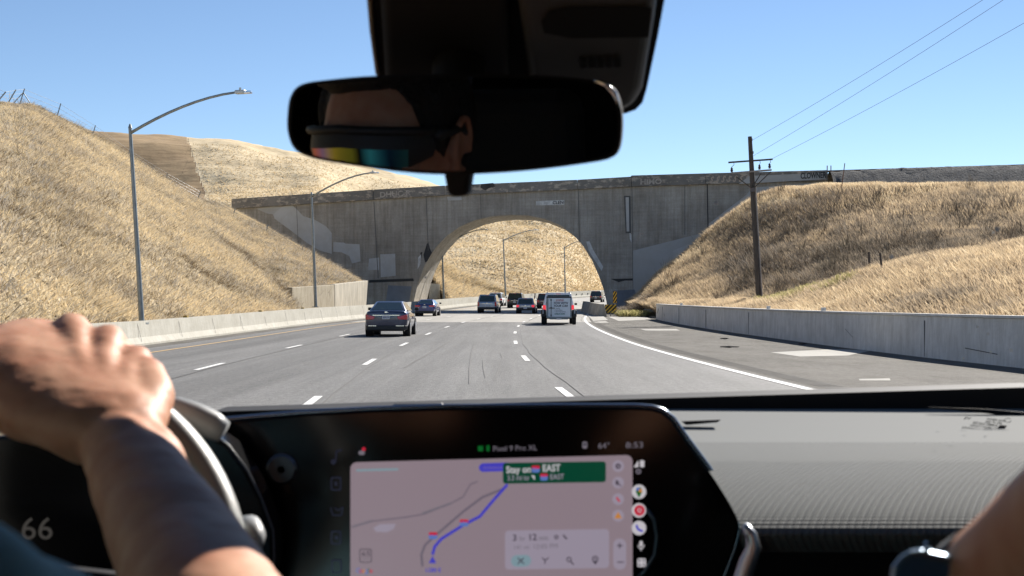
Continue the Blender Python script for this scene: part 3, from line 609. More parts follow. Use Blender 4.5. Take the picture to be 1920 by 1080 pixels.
# ---------------------------------------------------------------- light poles
def light_pole(base, topp, tip, label, r0=.10, group='highway light poles', mid=None):
    t = thing('light_pole', label, 'light pole', base, group=group)
    b = MB(); b.tube([base, base.lerp(topp, .5), topp], [r0, r0 * .8, r0 * .62], M['galv'], 10); b.box(base + V3(0, 0, .02), (.4, .4, .05), M['galv']); b.build('pole', t, smooth=False)
    c = MB(); c.tube([topp, topp + V3(0, 0, .14)], [r0 * .75, r0 * .3], M['galv'], 8); c.build('pole_cap', t)
    d = tip - topp; n = 9; pts = []
    for i in range(n):
        s = i / (n - 1); x = s; zz = 1 - (1 - s) ** 1.75
        pts.append(topp + V3(d.x * x, d.y * x, d.z * zz - .18 * (1 - s)))
    a = MB(); a.tube(pts, [r0 * .58 - r0 * .2 * i / n for i in range(n)], M['galv'], 8); a.build('mast_arm', t, smooth=True)
    l = MB(); dr = V3(d.x, d.y, 0).normalized(); k = Matrix.Rotation(math.atan2(dr.y, dr.x), 3, 'Z')
    l.box(tip + dr * .16, (.36, .20, .13), M['lampm'], k); l.box(tip + dr * .42 + V3(0, 0, -.02), (.32, .16, .09), M['chrome'], k); l.build('lamp_head', t, bevel=.03)
    ph = MB(); ph.tube([tip + dr * .15 + V3(0, 0, .06), tip + dr * .15 + V3(0, 0, .15)], .04, M['lampm'], 8); ph.build('photocell', t)
light_pole(P(266, 607, 49.8), P(244, 240, 49.8), P(443, 173, 48.5), 'tall grey light pole on the left behind the barrier, nearest to the camera')
light_pole(P(592, 576, 94), P(584, 364, 94), P(695, 324, 92), 'grey light pole in front of the left part of the bridge wall', .11)
light_pole(P(832, 563, 165), P(829, 462, 165), P(905, 430, 163), 'dark light pole just inside the left side of the arch', .12)
light_pole(P(948, 556, 203), P(943.5, 449, 203), P(1003, 431, 201), 'brown light pole near the middle of the arch opening', .13)
light_pole(P(1060, 553, 246), P(1058, 463, 246), P(1088, 452, 244), 'thin light pole farthest up the road seen through the arch', .13)

# utility pole
ub = P(1425, 590, 92); ut = P(1406, 256, 92)
up_ = thing('utility_pole', 'dark wooden utility pole with two crossarms behind the right barrier', 'utility pole', ub)
b = MB(); b.tube([ub, ub.lerp(ut, .73)], [.20, .17], M['wood'], 12); b.tube([ub.lerp(ut, .73), ut], [.17, .13], M['wood'], 12); b.build('pole', up_, smooth=False)
b = MB(); s0 = ub.lerp(ut, .0); s1 = ub.lerp(ut, .73); b.tube([s0 + V3(.16, -.06, 0), s1 + V3(.14, -.06, 0)], .075, M['woodlit'], 8); b.build('sunlit_side_strip', up_)  # lighter strip paints the sunlit right side of the pole
b = MB(); b.prism([P(1366, 306, 91.8), P(1449, 300, 91.8), P(1449, 297, 91.8), P(1366, 303, 91.8)], Vector((0, .12, 0)), M['wood']); b.build('crossarm', up_)
b = MB(); b.prism([P(1372, 326, 91.8), P(1447, 320, 91.8), P(1447, 317, 91.8), P(1372, 323, 91.8)], Vector((0, .12, 0)), M['woodlit']); b.build('crossarm', up_)
for a_, c_ in (((1380, 331), (1408, 352)), ((1427, 325), (1412, 349)), ((1445, 322), (1412, 354))):
    b = MB(); b.tube([P(*a_, 91.75), P(*c_, 91.75)], .035, M['wood'], 6); b.build('brace', up_)
for px, py in ((1372, 323), (1424, 318), (1443, 316)):
    b = MB(); c = P(px, py, 91.85); b.tube([c, c + V3(0, 0, .08), c + V3(0, 0, .10), c + V3(0, 0, .2), c + V3(0, 0, .22), c + V3(0, 0, .32)], [.07, .07, .1, .06, .085, .03], M['porcelain'], 8); b.build('insulator', up_)
for px, p0, p1 in ((1375, (1376, 304), (1372, 317)), (1425, (1424, 300), (1424, 314)), (1443, (1444, 300), (1442, 311))):
    b = MB(); a, c = P(*p0, 91.8), P(*p1, 91.85); b.tube([a, a.lerp(c, .4) + V3(.06, 0, 0), a.lerp(c, .7) + V3(-.05, 0, 0), c], .018, M['cable'], 5); b.build('jumper_wire', up_)
b = MB(); b.box(P(1411, 356, 91.7), (.3, .1, .25), M['porcelain']); b.build('bracket', up_)
for q_ in ((1409, 262), (1411, 286)): b = MB(); b.box(P(*q_, 91.8), (.12, .12, .16), M['porcelain']); b.build('bracket', up_)
def wire(name, p0, p1, label, sag=.6, r=.010, m='cable', group='overhead wires running from the utility pole'):
    b = MB(); pts = []
    for i in range(25):
        s = i / 24; q = p0.lerp(p1, s); q.z -= sag * 4 * s * (1 - s); pts.append(q)
    b.tube(pts, r, M[m], 5); tag(b.build(name), label, 'wire', group)
wire('power_line', P(1412, 262, 92), P(2420, -380, 46), 'topmost overhead wire, rising from the very top of the pole', .3)
wire('power_line', P(1413, 292, 92), P(2470, -395, 46), 'middle overhead wire, leaving the pole just above its upper crossarm', .3)
wire('power_line', P(1449, 297, 92), P(2560, -330, 46), 'lowest overhead wire, leaving the right end of the upper crossarm', .3)

# ---------------------------------------------------------------- fences
def fence(name, posts, label, m='galv', r=.045, wires=3, pm='rust', braces=()):
    t = thing(name, label, 'fence', posts[0][0])
    for a, c in posts:
        b = MB(); b.tube([a - V3(0, 0, .3), c], r, M[pm], 6); b.build('post', t)
    for a, c in braces:
        b = MB(); b.tube([a, c], r * .8, M[pm], 6); b.build('brace', t)
    b = MB()
    for k in range(wires):
        f_ = .95 - k * .28; pts = [a.lerp(c, f_) for a, c in posts]; b.tube(pts, .012, M['cable'], 4)
    b.build('fence_wire', t)
pl = lambda *a: (P(*a[:3]), P(*a[3:]))
fence('hilltop_fence', [pl(-40, 195, 100, -18, 158, 100), pl(-8, 187, 104, 11, 172, 104), pl(9, 196, 108, 30, 168, 108), pl(35, 195, 112, 46, 166, 112), pl(104, 222, 119, 114, 194, 119), pl(171, 256, 131, 179, 235, 131), pl(238, 296, 137, 243, 281, 137), pl(308, 340, 139, 314, 325, 139), pl(368, 374, 143, 376, 359, 143), pl(434, 410, 140, 441, 391, 140), pl(497, 440, 138, 502, 421, 138), pl(563, 478, 136, 568, 462, 136)],
      'leaning steel post and wire fence along the crest of the left hillside', braces=[pl(25, 194, 112, 43, 174, 112), pl(62, 202, 112, 44, 174, 112)], pm='galv')
fence('ridge_fence', [(P(352 + (y_ - 262) * .31, y_ + 2, 470 - (y_ - 262) * .9), P(352 + (y_ - 262) * .31, y_ - 5, 470 - (y_ - 262) * .9)) for y_ in range(264, 372, 9)], 'thin dark fence running down the far hill between brown and golden grass', r=.07, wires=1)
fence('roadside_fence', [pl(x, 561 - (x - 870) * .03 - 14 * math.sin((x - 870) / 40), 232, x + 1, 552 - (x - 870) * .03 - 14 * math.sin((x - 870) / 40), 232) for x in range(885, 1010, 13)], 'rusty post fence below the golden slope beyond the arch', r=.06)
ob = MB(); q = [P(921, 536, 216), P(934, 541, 219), P(943, 546, 222), P(947, 552, 224), P(947, 560, 224), P(936, 556, 222), P(922, 549, 217)]
ob.prism(q, Vector((0, .08, 0)), M['orange']); tag(ob.build('safety_fence'), 'orange construction fence at the foot of the slope inside the arch', 'fence')
# stakes on the right mound
for k, (p0, p1, lb) in enumerate([((1578, 352, 134), (1584, 306, 134), 'tall thin leaning stake on the crest of the right mound')]):
    b = MB(); b.tube([P(*p0), P(*p1)], .04, M['rust'], 6); tag(b.build('stake'), lb, 'stake')
t = thing('broken_post', 'weathered wooden post with two props on the golden foreground ridge', 'post', P(1652, 530, 66))
b = MB(); b.tube([P(1650, 475, 66), P(1655, 518, 66), P(1654, 534, 66)], [.05, .06, .09], M['wood'], 8); b.build('post_shaft', t)
for a_, c_ in (((1654, 516), (1648, 530)), ((1655, 516), (1662, 529))):
    b = MB(); b.tube([P(*a_, 66), P(*c_, 65.9)], .04, M['woodlit'], 6); b.build('prop', t)
b = MB(); b.tube([P(1629, 472, 72), P(1631, 512, 72)], .06, M['wood'], 8); tag(b.build('fence_post'), 'short dark post standing left of the propped broken post', 'post')
# building and barrier far beyond the arch
t = thing('farm_shed', 'small white roofed shed on the far hillside seen through the arch', 'shed', P(900, 436, 385))
b = MB(); q0, q1 = P(884, 436, 385), P(905, 436, 385); b.hexa([q0 + V3(0, 0, -1), q1 + V3(0, 0, -1), q1 + V3(0, 6, -1), q0 + V3(0, 6, -1), q0 + V3(0, 0, .6), q1 + V3(0, 0, .6), q1 + V3(0, 6, .6), q0 + V3(0, 6, .6)], mat('shed_wall', (.10, .13, .14), .8)); b.build('wall', t)
b = MB(); b.prism([P(882, 434.5, 384.5), P(906, 434.5, 384.5), P(901, 428, 384.5), P(892, 428, 384.5)], Vector((.5, 7, 0)), mat('white_roof', (.78, .80, .84), .5)); b.build('roof', t)
# right foot: K-rail block, chevron panel, object marker
t = thing('crash_barrier_end', 'short dark concrete barrier block ending in front of the right bridge foot', 'barrier', G(1122, 592))
a = G(1108, 588); a2 = G(1132, 592)
b = MB()
def kp(p, hgt, s=1.): return [p + V3(-.35 * s, 0, 0), p + V3(.35 * s, 0, 0), p + V3(.32 * s, 0, .12), p + V3(.14 * s, 0, hgt), p + V3(-.14 * s, 0, hgt), p + V3(-.32 * s, 0, .12)]
f0 = V3(7.5, 119.5, rz(119.5)); f1 = V3(7.2, 143, rz(143)); b.rings([kp(f0, 1.05, 1.1), kp(f0.lerp(f1, .5), 1.05, 1.1), kp(f1, 1.05, 1.1)], M['bridge']); b.build('barrier_wall', t, bevel=.02)
def chevron(name, x0, y0, x1, y1, Y, label, n, slope, d=1):
    t = thing(name, label, 'sign', P((x0 + x1) / 2, y1 + 6, Y))
    b = MB(); b.prism([P(x0, y1, Y), P(x1, y1, Y), P(x1, y0, Y), P(x0, y0, Y)], Vector((0, .03, 0)), M['yel'])
    wd, hh = x1 - x0, y1 - y0; Yf = Y - .012
    # diagonal black bands clipped to the rectangle
    step = (wd + hh * slope) / n
    for k in range(n + 1):
        c0 = -hh * slope + k * step; bw = step * .5
        poly = [(c0, 0), (c0 + bw, 0), (c0 + bw + hh * slope, hh), (c0 + hh * slope, hh)]
        def clip(pl, f, val):
            out = []
            for i in range(len(pl)):
                p, q = pl[i], pl[(i + 1) % len(pl)]; pi, qi = f(p), f(q)
                if pi: out.append(p)
                if pi != qi:
                    s = (val - p[0]) / (q[0] - p[0]); out.append((val, p[1] + s * (q[1] - p[1])))
            return out
        poly = clip(poly, lambda p: p[0] >= 0, 0)
        if len(poly) > 2: poly = clip(poly, lambda p: p[0] <= wd, wd)
        if len(poly) > 2:
            if d > 0: b.face([P(x0 + p[0], y1 - p[1], Yf) for p in poly], M['blk'])
            else: b.face([P(x1 - p[0], y1 - p[1], Yf) for p in poly], M['blk'])
    b.build('striped_panel', t, recalc=False)
    b = MB(); 
    for xx in ((x0 + x1) / 2,): b.tube([P(xx, y1 + 8, Y + .06), P(xx, y0 + 1, Y + .06)], .04, M['galv'], 6)
    b.build('post', t)
chevron('chevron_panel', 1134, 571, 1156, 587, 121, 'wide yellow and black striped panel on the end of the barrier block', 5, 1.0)
chevron('object_marker', 1149.5, 546, 1156.5, 568, 122.5, 'tall narrow yellow and black striped marker above the wide striped panel', 4, .6)

# ---------------------------------------------------------------- vehicles
def ring_body(st, m, b):
    rings = []
    for (y, zb, zt, hw) in st:
        h = zt - zb
        half = [(.62, 0), (.86, .02), (.95, .12), (1.0, .38), (.995, .62), (.965, .84), (.90, .965), (.70, 1.0)]
        pts = [(x * hw, y, zb + h * z) for x, z in half] + [(-x * hw, y, zb + h * z) for x, z in reversed(half)]
        rings.append(pts)
    b.rings(rings, m)
def q4(b, p, m, off): # quad lifted along its normal
    p = [Vector(x) for x in p]; n_ = (p[1] - p[0]).cross(p[3] - p[0]).normalized()
    b.face([x + n_ * off for x in p], m)
def inset(p, l, r_, bt, tp):
    p = [Vector(x) for x in p]; A, B, C, D = p    # A bl, B br, C tr, D tl
    f = lambda u, v: A.lerp(B, u).lerp(D.lerp(C, u), v)
    return [f(l, bt), f(1 - r_, bt), f(1 - r_, 1 - tp), f(l, 1 - tp)]
def vehicle(name, label, cat, Yr, px, L, W, H, paint, kind='suv', lamps='side', roofc=None, heading=None, plate=True, on=False, chrome_strip=False, lower=None, group='traffic ahead driving away from the camera', rearbright=False, roof_rails=False):
    X = (px - CX) * Yr / F; zg = rz(Yr)
    hd = -math.atan(2 * max(0, Yr - 60) / 1900) if heading is None else heading
    t = thing(name, label, cat, (X, Yr, zg + .012), hd, group, local=True)
    hw = W / 2; sed = kind == 'sedan'; zb = .30; belt = (H * .725 if sed else H * .60)
    pm = mat(name + '_paint', paint, .28, .25, coat=.9)
    b = MB()
    if sed: st = [(0, .34, belt - .02, hw * .84), (.05, .30, belt, hw * .93), (.35, .28, belt + .01, hw * .985), (1.0, .26, belt, hw), (L * .5, .24, belt - .02, hw), (L * .75, .26, belt - .08, hw * .99), (L - .35, .28, belt - .22, hw * .95), (L, .34, belt - .36, hw * .80)]
    else: st = [(0, .42, belt, hw * .88), (.06, .36, belt + .02, hw * .955), (.4, .32, belt + .02, hw * .99), (1.0, .30, belt, hw), (L * .5, .28, belt, hw), (L * .75, .30, belt - .02, hw * .99), (L - .4, .32, belt - .12, hw * .96), (L, .40, belt - .28, hw * .84)]
    ring_body(st, pm, b)
    bo = b.build('body', t, smooth=True, subsurf=1)
    gy = ((.66, 1.45, 3.0, 3.85) if sed else (.10, .42, L * .60, L * .76)); sc = L / 4.9 if sed else 1
    gy = tuple(v * sc for v in gy); hb, hr = (hw * .86, hw * .585) if sed else (hw * .93, hw * .76)
    zr = H - .01; z0 = belt - .04
    bot = [(-hb, gy[0], z0), (hb, gy[0], z0), (hb, gy[3], z0), (-hb, gy[3], z0)]; tp = [(-hr, gy[1], zr), (hr, gy[1], zr), (hr, gy[2], zr), (-hr, gy[2], zr)]
    b = MB(); b.hexa(bot + tp, roofc or pm); b.build('roof', t, bevel=.07, bseg=4, smooth=True)
    rw = [bot[0], bot[1], tp[1], tp[0]]
    b = MB(); q4(b, inset(rw, .08, .08, .14 if sed else .08, .12 if sed else .16), M['glass'], .006); b.build('rear_window', t, recalc=False)
    for nm, qq in (('side_window', [bot[1], bot[2], tp[2], tp[1]]), ('side_window', [bot[3], bot[0], tp[0], tp[3]])):
        b = MB(); q4(b, inset(qq, .06, .08, .12, .12), M['glass'], .006); b.build(nm, t, recalc=False)
    b = MB(); q4(b, inset([bot[2], bot[3], tp[3], tp[2]], .06, .06, .1, .06), M['glass'], .006); b.build('windscreen', t, recalc=False)
    # wheels
    wr = .34 if sed else .37
    for sx in (-1, 1):
        for wy in (L * .21, L * .79):
            ar = MB(); ar.tube([(sx * (hw - .30), wy, wr), (sx * (hw + .004), wy, wr)], wr + .055, M['under'], 20); ar.build('wheel_arch', t)
            wl = MB(); wl.tube([(sx * (hw - .235), wy, wr), (sx * (hw - .22), wy, wr), (sx * (hw - .03), wy, wr), (sx * (hw + .008), wy, wr)], [wr - .03, wr, wr, wr - .04], M['tyre'], 22)
            wo = wl.build('wheel', t, smooth=False)
            rm = MB(); rm.tube([(sx * (hw + .006), wy, wr), (sx * (hw + .016), wy, wr)], [wr * .66, wr * .6], M['rim'], 18); rm.build('rim', wo)
    # rear end
    un = MB(); un.box((0, .45, .30 if sed else .38), (W * .80, .8, .16), M['under']); un.build('underbody', t)
    lo = MB(); zl = .36 if sed else .46
    lo.rings([[(-hw * .84, -.035, zl - .10), (hw * .84, -.035, zl - .10), (hw * .86, -.04, zl + .09), (-hw * .86, -.04, zl + .09)], [(-hw * .94, .12, zl - .10), (hw * .94, .12, zl - .10), (hw * .96, .12, zl + .09), (-hw * .96, .12, zl + .09)]], M['plastic']); lo.build('bumper', t, bevel=.03)
    lm = M['lampon'] if on else M['lampred']
    zt = belt - .10
    for sx in (-1, 1):
        b = MB()
        if lamps == 'wedge':
            p = [(.98, 0, zt - .05), (.50, 0, zt - .15), (.60, 0, zt - .26), (.97, 0, zt - .27)]
        elif lamps == 'bar': p = [(.97, 0, zt), (.42, 0, zt - .03), (.46, 0, zt - .13), (.96, 0, zt - .15)]
        elif lamps == 'tall': p = [(.985, 0, zt + .10), (.80, 0, zt + .08), (.80, 0, zt - .30), (.98, 0, zt - .34)]
        else: p = [(.985, 0, zt + .04), (.66, 0, zt + .0), (.70, 0, zt - .16), (.98, 0, zt - .20)]
        fr = []
        for (x, _, z) in p:
            yy = -.028 if x < .9 else .03; fr.append(Vector((sx * x * hw * .955, yy, z)))
        b.prism(fr, Vector((0, .16, 0)), lm); b.build('tail_lamp', t, bevel=.012)
    if plate:
        b = MB(); zp = belt - (.27 if sed else .36); b.box((0, -.045, zp), (.32, .02, .16), M['plate']); b.text('8JSK274' if sed else '9KTR518', (-.13, -.058, zp - .035), .09, M['ink'], bold=.02, width=.26); b.build('licence_plate', t)
    if chrome_strip:
        b = MB(); b.box((0, -.035, belt - .19), (W * .60, .03, .03), M['chrome']); b.build('chrome_strip', t)
        b = MB(); b.box((-hw * .62, -.045, .44), (.34, .02, .03), M['chrome']); b.box((hw * .62, -.045, .44), (.34, .02, .03), M['chrome']); b.build('bumper_strip', t)
    else:
        b = MB(); b.box((0, -.012 if not sed else -.03, belt - (.10 if sed else .18)), (W * .5, .03, .03), M['chrome'] if kind == 'suv' else M['plastic']); b.build('tailgate_trim', t)
    b = MB(); b.box((0, gy[1] - .03, zr - .07), (.28, .03, .03), M['lampred']); b.build('brake_light', t)
    b = MB(); b.box((0, -.04, belt - .06 if sed else belt - .12), (.12, .015, .06), M['chrome']); b.build('badge', t, bevel=.006)
    for sx in (-1, 1):
        b = MB(); b.box((sx * (hw + .09), gy[3] - .55, belt + .06), (.18, .09, .13), M['plastic']); b.build('side_mirror', t, bevel=.03)
        if roof_rails: b = MB(); b.tube([(sx * hr * .88, gy[1] + .1, zr + .02), (sx * hr * .88, gy[1] + .3, zr + .06), (sx * hr * .88, gy[2] - .2, zr + .06), (sx * hr * .88, gy[2], zr + .02)], .022, M['plastic'], 6); b.build('roof_rail', t)
    return t
vehicle('sedan', 'dark blue grey sedan with chrome trunk strip, nearest car in the left lanes', 'car', 59.6, 724, 4.9, 1.86, 1.47, (.045, .052, .095), 'sedan', 'wedge', chrome_strip=True, heading=-.01)
vehicle('sedan', 'deep blue sedan next to the left barrier, just ahead of the dark grey one', 'car', 122, 796, 4.7, 1.80, 1.43, (.02, .035, .16), 'sedan', 'bar')
vehicle('suv', 'silver blue suv with dark rear window driving under the arch', 'car', 137, 913, 4.8, 1.95, 1.76, (.30, .36, .44), 'suv', 'tall')
vehicle('crossover', 'white crossover partly hidden behind the silver blue suv', 'car', 176, 928, 4.6, 1.88, 1.66, (.78, .80, .82), 'suv', 'side')
vehicle('suv', 'black suv with a white sticker on the rear, in the arch shade', 'car', 164, 965, 4.6, 1.86, 1.70, (.022, .02, .022), 'suv', 'side')
vehicle('hatchback', 'grey blue hatchback beside the trailer with its red lamps lit', 'car', 134, 985, 4.2, 1.79, 1.46, (.20, .25, .33), 'suv', 'side', on=True)
vehicle('crossover', 'dark red crossover mostly hidden behind the white towing suv', 'car', 160, 1021, 4.6, 1.86, 1.68, (.10, .03, .035), 'suv', 'side')
vehicle('crossover', 'dark suv alone in the distance at the right end of the arch', 'car', 215, 1117, 4.6, 1.86, 1.68, (.035, .035, .042), 'suv', 'side')
tow = vehicle('suv', 'white suv with roof rails pulling the moving trailer', 'car', 87.6, 1047, 4.7, 2.02, 1.90, (.74, .75, .77), 'suv', 'tall', on=True, plate=False, roof_rails=True)
# moving trailer
Yt = 84.5; Xt = (1048 - CX) * Yt / F
t = thing('cargo_trailer', 'white enclosed moving trailer with black slogan on its rear door', 'trailer', (Xt, Yt, rz(Yt) + .012), -.015, local=True)
wht = mat('trailer_white', (.80, .83, .85), .4, var=.04, vscale=3)
b = MB(); b.hexa([(-.72, .03, .42), (.72, .03, .42), (.72, 2.4, .42), (-.72, 2.4, .42), (-.72, .03, 1.64), (.72, .03, 1.64), (.70, 2.25, 1.60), (-.70, 2.25, 1.60)], wht); b.build('box_body', t, bevel=.05)
b = MB()
for bx in (-.70, .70): b.box((bx, 0, 1.03), (.08, .07, 1.22), M['galv'])
b.box((0, 0, 1.62), (1.47, .08, .09), M['plastic']); b.box((0, 0, .44), (1.47, .08, .09), M['galv']); b.build('door_frame', t, bevel=.01)
b = MB(); b.box((.03, -.03, 1.02), (1.26, .03, 1.10), mat('trailer_door', (.76, .82, .86), .35, var=.04, vscale=3)); dr = b.build('rear_door', t, bevel=.01)
b = MB()
for z in (.56, 1.0, 1.46): b.box((-.46, -.055, z), (.09, .03, .10), M['galv'])
b.box((-.46, -.06, 1.0), (.028, .025, 1.06), M['plastic']); b.box((-.42, -.07, .98), (.34, .025, .04), M['plastic']); b.build('door_latch', dr)
b = MB(); yy = -.048
red = mat('sign_red', (.45, .03, .04), .5); navy = mat('sign_ink', (.02, .03, .06), .6); grn = mat('sign_green', (.04, .25, .15), .6)
b.face([(-.22, yy, 1.455), (.30, yy, 1.455), (.28, yy, 1.385), (-.20, yy, 1.385)], wht); b.text('U-HAUL', (-.18, yy - .002, 1.415), .12, red, bold=.03, shear=.2, width=.46); b.face([(-.20, yy, 1.390), (.28, yy, 1.390), (.28, yy, 1.375), (-.20, yy, 1.375)], red)
b.text('TOW WITH', (-.33, yy - .002, 1.215), .17, navy, bold=.03, shear=.3, width=.84); b.text('YOUR CAR', (-.33, yy - .002, 1.055), .17, navy, bold=.03, shear=.3, width=.82)
for i, s in enumerate(('Towing', 'Remodeling', 'Home Improvement', 'Back to School')):
    wd = .035 * len(s) + .04; b.text(s, (-.20, yy - .002, 0.935 - i * .095), .075, navy, bold=.01, width=wd); b.box((-.26, yy, 0.955 - i * .095), (.02, .004, .02), navy)
b.text('uhaul.com', (-.26, yy - .002, .60), .11, grn, bold=.02, width=.6); b.build('sign_lettering', dr)
for sx in (-1, 1):
    b = MB(); b.box((sx * .90, .75, .66), (.30, 1.15, .46), M['plastic']); fe = b.build('fender', t, bevel=.08, bseg=3)
    b = MB(); b.box((sx * .93, .15, .78), (.08, .03, .26), mat('fender_sticker', (.35, .37, .4), .5)); b.build('fender_label', fe)
    b = MB(); b.tube([(sx * .80, .75, .33), (sx * .82, .75, .33), (sx * 1.00, .75, .33), (sx * 1.02, .75, .33)], [.30, .33, .33, .30], M['tyre'], 22); wo = b.build('wheel', t)
    b = MB(); b.tube([(sx * 1.02, .75, .33), (sx * 1.03, .75, .33)], [.2, .18], M['rim'], 16); b.build('rim', wo)
b = MB(); b.box((0, .05, .36), (1.1, .08, .10), M['galv']); b.box((0, -.01, .36), (.30, .02, .12), M['plate']); b.build('trailer_bumper', t)
b = MB(); b.tube([(-.5, 2.3, .48), (0, 3.9, .48)], .04, M['galv']); b.tube([(.5, 2.3, .48), (0, 3.9, .48)], .04, M['galv']); b.build('tow_bar', t)
# bright sticker on the black suv
# ---------------------------------------------------------------- own car cabin
exec_cabin = True
TINT = clear_glass('warming_glass', .5)
TINT.node_tree.nodes['Transparent BSDF'].inputs[0].default_value = (.72, .60, .45, 1)  # unseen side pane, tint made up to warm and dim the cabin light
TINTR = clear_glass('dimming_glass', .5); TINTR.node_tree.nodes['Transparent BSDF'].inputs[0].default_value = (.22, .21, .19, 1)  # unseen right pane, darkened to cut light on the passenger arm
CAR = thing('car_cabin', 'dark cabin of the car the picture is taken from, with wheel, screen and mirror', 'car', (0, 1.0, 0.0))
def PC(px, py, Y): return P(px, py, Y)
b = MB(); HX = .74
b.face([(-.58, 1.22, 1.745), (.58, 1.22, 1.745), (.80, 2.10, 1.30), (-.80, 2.10, 1.30)], M['clear']); b.build('windshield', CAR, recalc=False)
for px_, py_, r_ in ((1870, 430, 5), (1862, 436, 3), (1672, 482, 4), (1343, 380, 4), (1204, 437, 3.5), (1832, 612, 2.5), (1852, 626, 2.5), (1896, 657, 3.5), (1858, 660, 2.5), (798, 520, 2.5), (1805, 672, 2.5)):
    b = MB(); n_s = Vector((0, .451, .892)); k_ = -(py_ - HOR) / F; Yw = (1.745 + .5057 * 1.22 - H0) / (k_ + .5057) - .004
    c = P(px_, py_, Yw); rr_ = r_ * Yw / F; b.face([c + V3(math.cos(a) * rr_ * random.uniform(.6, 1.2), 0, math.sin(a) * rr_) for a in np.linspace(0, 2 * math.pi, 9)[:-1]], M['white'])
    b.build('dust_speck', CAR, recalc=False)
# roof, pillars, doors, floor, seats
b = MB()
b.box((0, .15, 1.775), (1.40, 2.16, .05), M['liner']); b.build('roof', CAR, bevel=.02)
for sx in (-1, 1):
    b = MB(); b.tube([(sx * .62, 1.18, 1.75), (sx * .87, 2.14, 1.29)], .045, M['soft'], 8); b.build('front_pillar', CAR)
    b = MB(); b.box((sx * .80, .55, .78), (.08, 3.2, .96), M['soft']); b.build('door_panel', CAR, bevel=.02)
    b = MB(); b.hexa([(sx * .80, .15, 1.2), (sx * .76, .15, 1.2), (sx * .76, .30, 1.2), (sx * .80, .30, 1.2), (sx * .70, .15, 1.76), (sx * .66, .15, 1.76), (sx * .66, .30, 1.76), (sx * .70, .30, 1.76)], M['soft']); b.build('centre_pillar', CAR)
    b = MB(); b.hexa([(sx * .80, -.95, 1.2), (sx * .76, -.95, 1.2), (sx * .76, -.45, 1.2), (sx * .80, -.45, 1.2), (sx * .70, -.93, 1.76), (sx * .66, -.93, 1.76), (sx * .66, -.6, 1.76), (sx * .70, -.6, 1.76)], M['soft']); b.build('rear_pillar', CAR)
    b = MB(); b.face([(sx * .78, -.45, 1.26), (sx * .78, 1.9, 1.26), (sx * .62, 1.2, 1.74), (sx * .68, -.55, 1.74)], TINT if sx < 0 else TINTR); b.build('side_window', CAR, recalc=False)
    b = MB(); b.box((sx * .40, .10, 1.02), (.48, .16, .62), M['seat'], Matrix.Rotation(R(-12), 3, 'X')); b.box((sx * .40, .38, .66), (.50, .5, .16), M['seat']); se = b.build('front_seat', CAR, bevel=.05, bseg=3)
    b = MB(); b.box((sx * .42, .0, 1.46), (.25, .09, .19), M['seat']); b.build('headrest', se, bevel=.04, bseg=3)
b = MB(); b.box((0, -.95, 1.0), (1.5, .06, 1.5), M['soft']); b.build('rear_panel', CAR)
b = MB(); b.box((0, .6, .28), (1.6, 3.1, .06), M['soft']); b.build('floor_pan', CAR)
# dash body (black) behind everything, and the pale padded top on the right
b = MB(); b.hexa([(-.80, 1.45, .45), (.80, 1.45, .45), (.82, 2.05, .45), (-.82, 2.05, .45), (-.80, 1.62, 1.19), (.80, 1.62, 1.19), (.82, 2.05, 1.262), (-.82, 2.05, 1.262)], M['soft']); b.build('dashboard', CAR, bevel=.02)
def ribbed():
    m, n, bs = _nodes('ribbed_dash'); bs.inputs['Base Color'].default_value = (.158, .166, .164, 1); bs.inputs['Roughness'].default_value = .85; bs.inputs['Specular IOR Level'].default_value = .12
    tc = n.nodes.new('ShaderNodeTexCoord'); sp = n.nodes.new('ShaderNodeSeparateXYZ'); n.links.new(tc.outputs['Object'], sp.inputs[0])
    def math_(op, a, b_=None, c=None):
        k = n.nodes.new('ShaderNodeMath'); k.operation = op
        for i, v in enumerate((a, b_, c)):
            if v is None: continue
            if isinstance(v, (int, float)): k.inputs[i].default_value = v
            else: n.links.new(v, k.inputs[i])
        return k.outputs[0]
    # object space: Y runs away from the viewer; the ribs bend with distance to the front edge
    yy = math_('MULTIPLY', sp.outputs['Y'], sp.outputs['Y']); ph = math_('SUBTRACT', sp.outputs['X'], math_('MULTIPLY', yy, .55))
    s1 = math_('SINE', math_('MULTIPLY', ph, 2 * math.pi / .0075)); s2 = math_('SINE', math_('MULTIPLY', sp.outputs['Y'], 2 * math.pi / .006))
    dots = math_('MULTIPLY', s2, math_('LESS_THAN', sp.outputs['Y'], .60))
    h = math_('ADD', math_('POWER', math_('MAXIMUM', s1, 0), .5), math_('MULTIPLY', dots, .25))
    h = math_('MULTIPLY', h, math_('LESS_THAN', sp.outputs['Y'], .735))
    bp = n.nodes.new('ShaderNodeBump'); bp.inputs['Strength'].default_value = .9; bp.inputs['Distance'].default_value = .0024
    n.links.new(h, bp.inputs['Height']); n.links.new(bp.outputs[0], bs.inputs['Normal']); return m
PADM = ribbed()
b = MB(); rowsp = []
prof = [(728, 2.10), (766, 2.05), (800, 1.88), (827, 1.745), (848, 1.655), (870, 1.585), (900, 1.505), (940, 1.435), (968, 1.402), (988, 1.386), (1000, 1.379), (1010, 1.380), (1035, 1.41)]
EDG = [(700, 1235), (766, 1235), (785, 1262), (825, 1290), (872, 1325), (925, 1360), (962, 1382), (990, 1392), (1040, 1392)]
for py, Y in prof:
    z = H0 - (py - HOR) * Y / F
    if py == 728: z = H0 - (766 - HOR) * 2.05 / F + .002
    r_ = []; xs_ = (float(np.interp(py, [e[0] for e in EDG], [e[1] for e in EDG])) - (30 if Y > 1.63 else 3) - CX) * Y / F
    for x in np.linspace(xs_, .82, 24): r_.append((x, Y, z))
    rowsp.append(r_)
n_ = 24
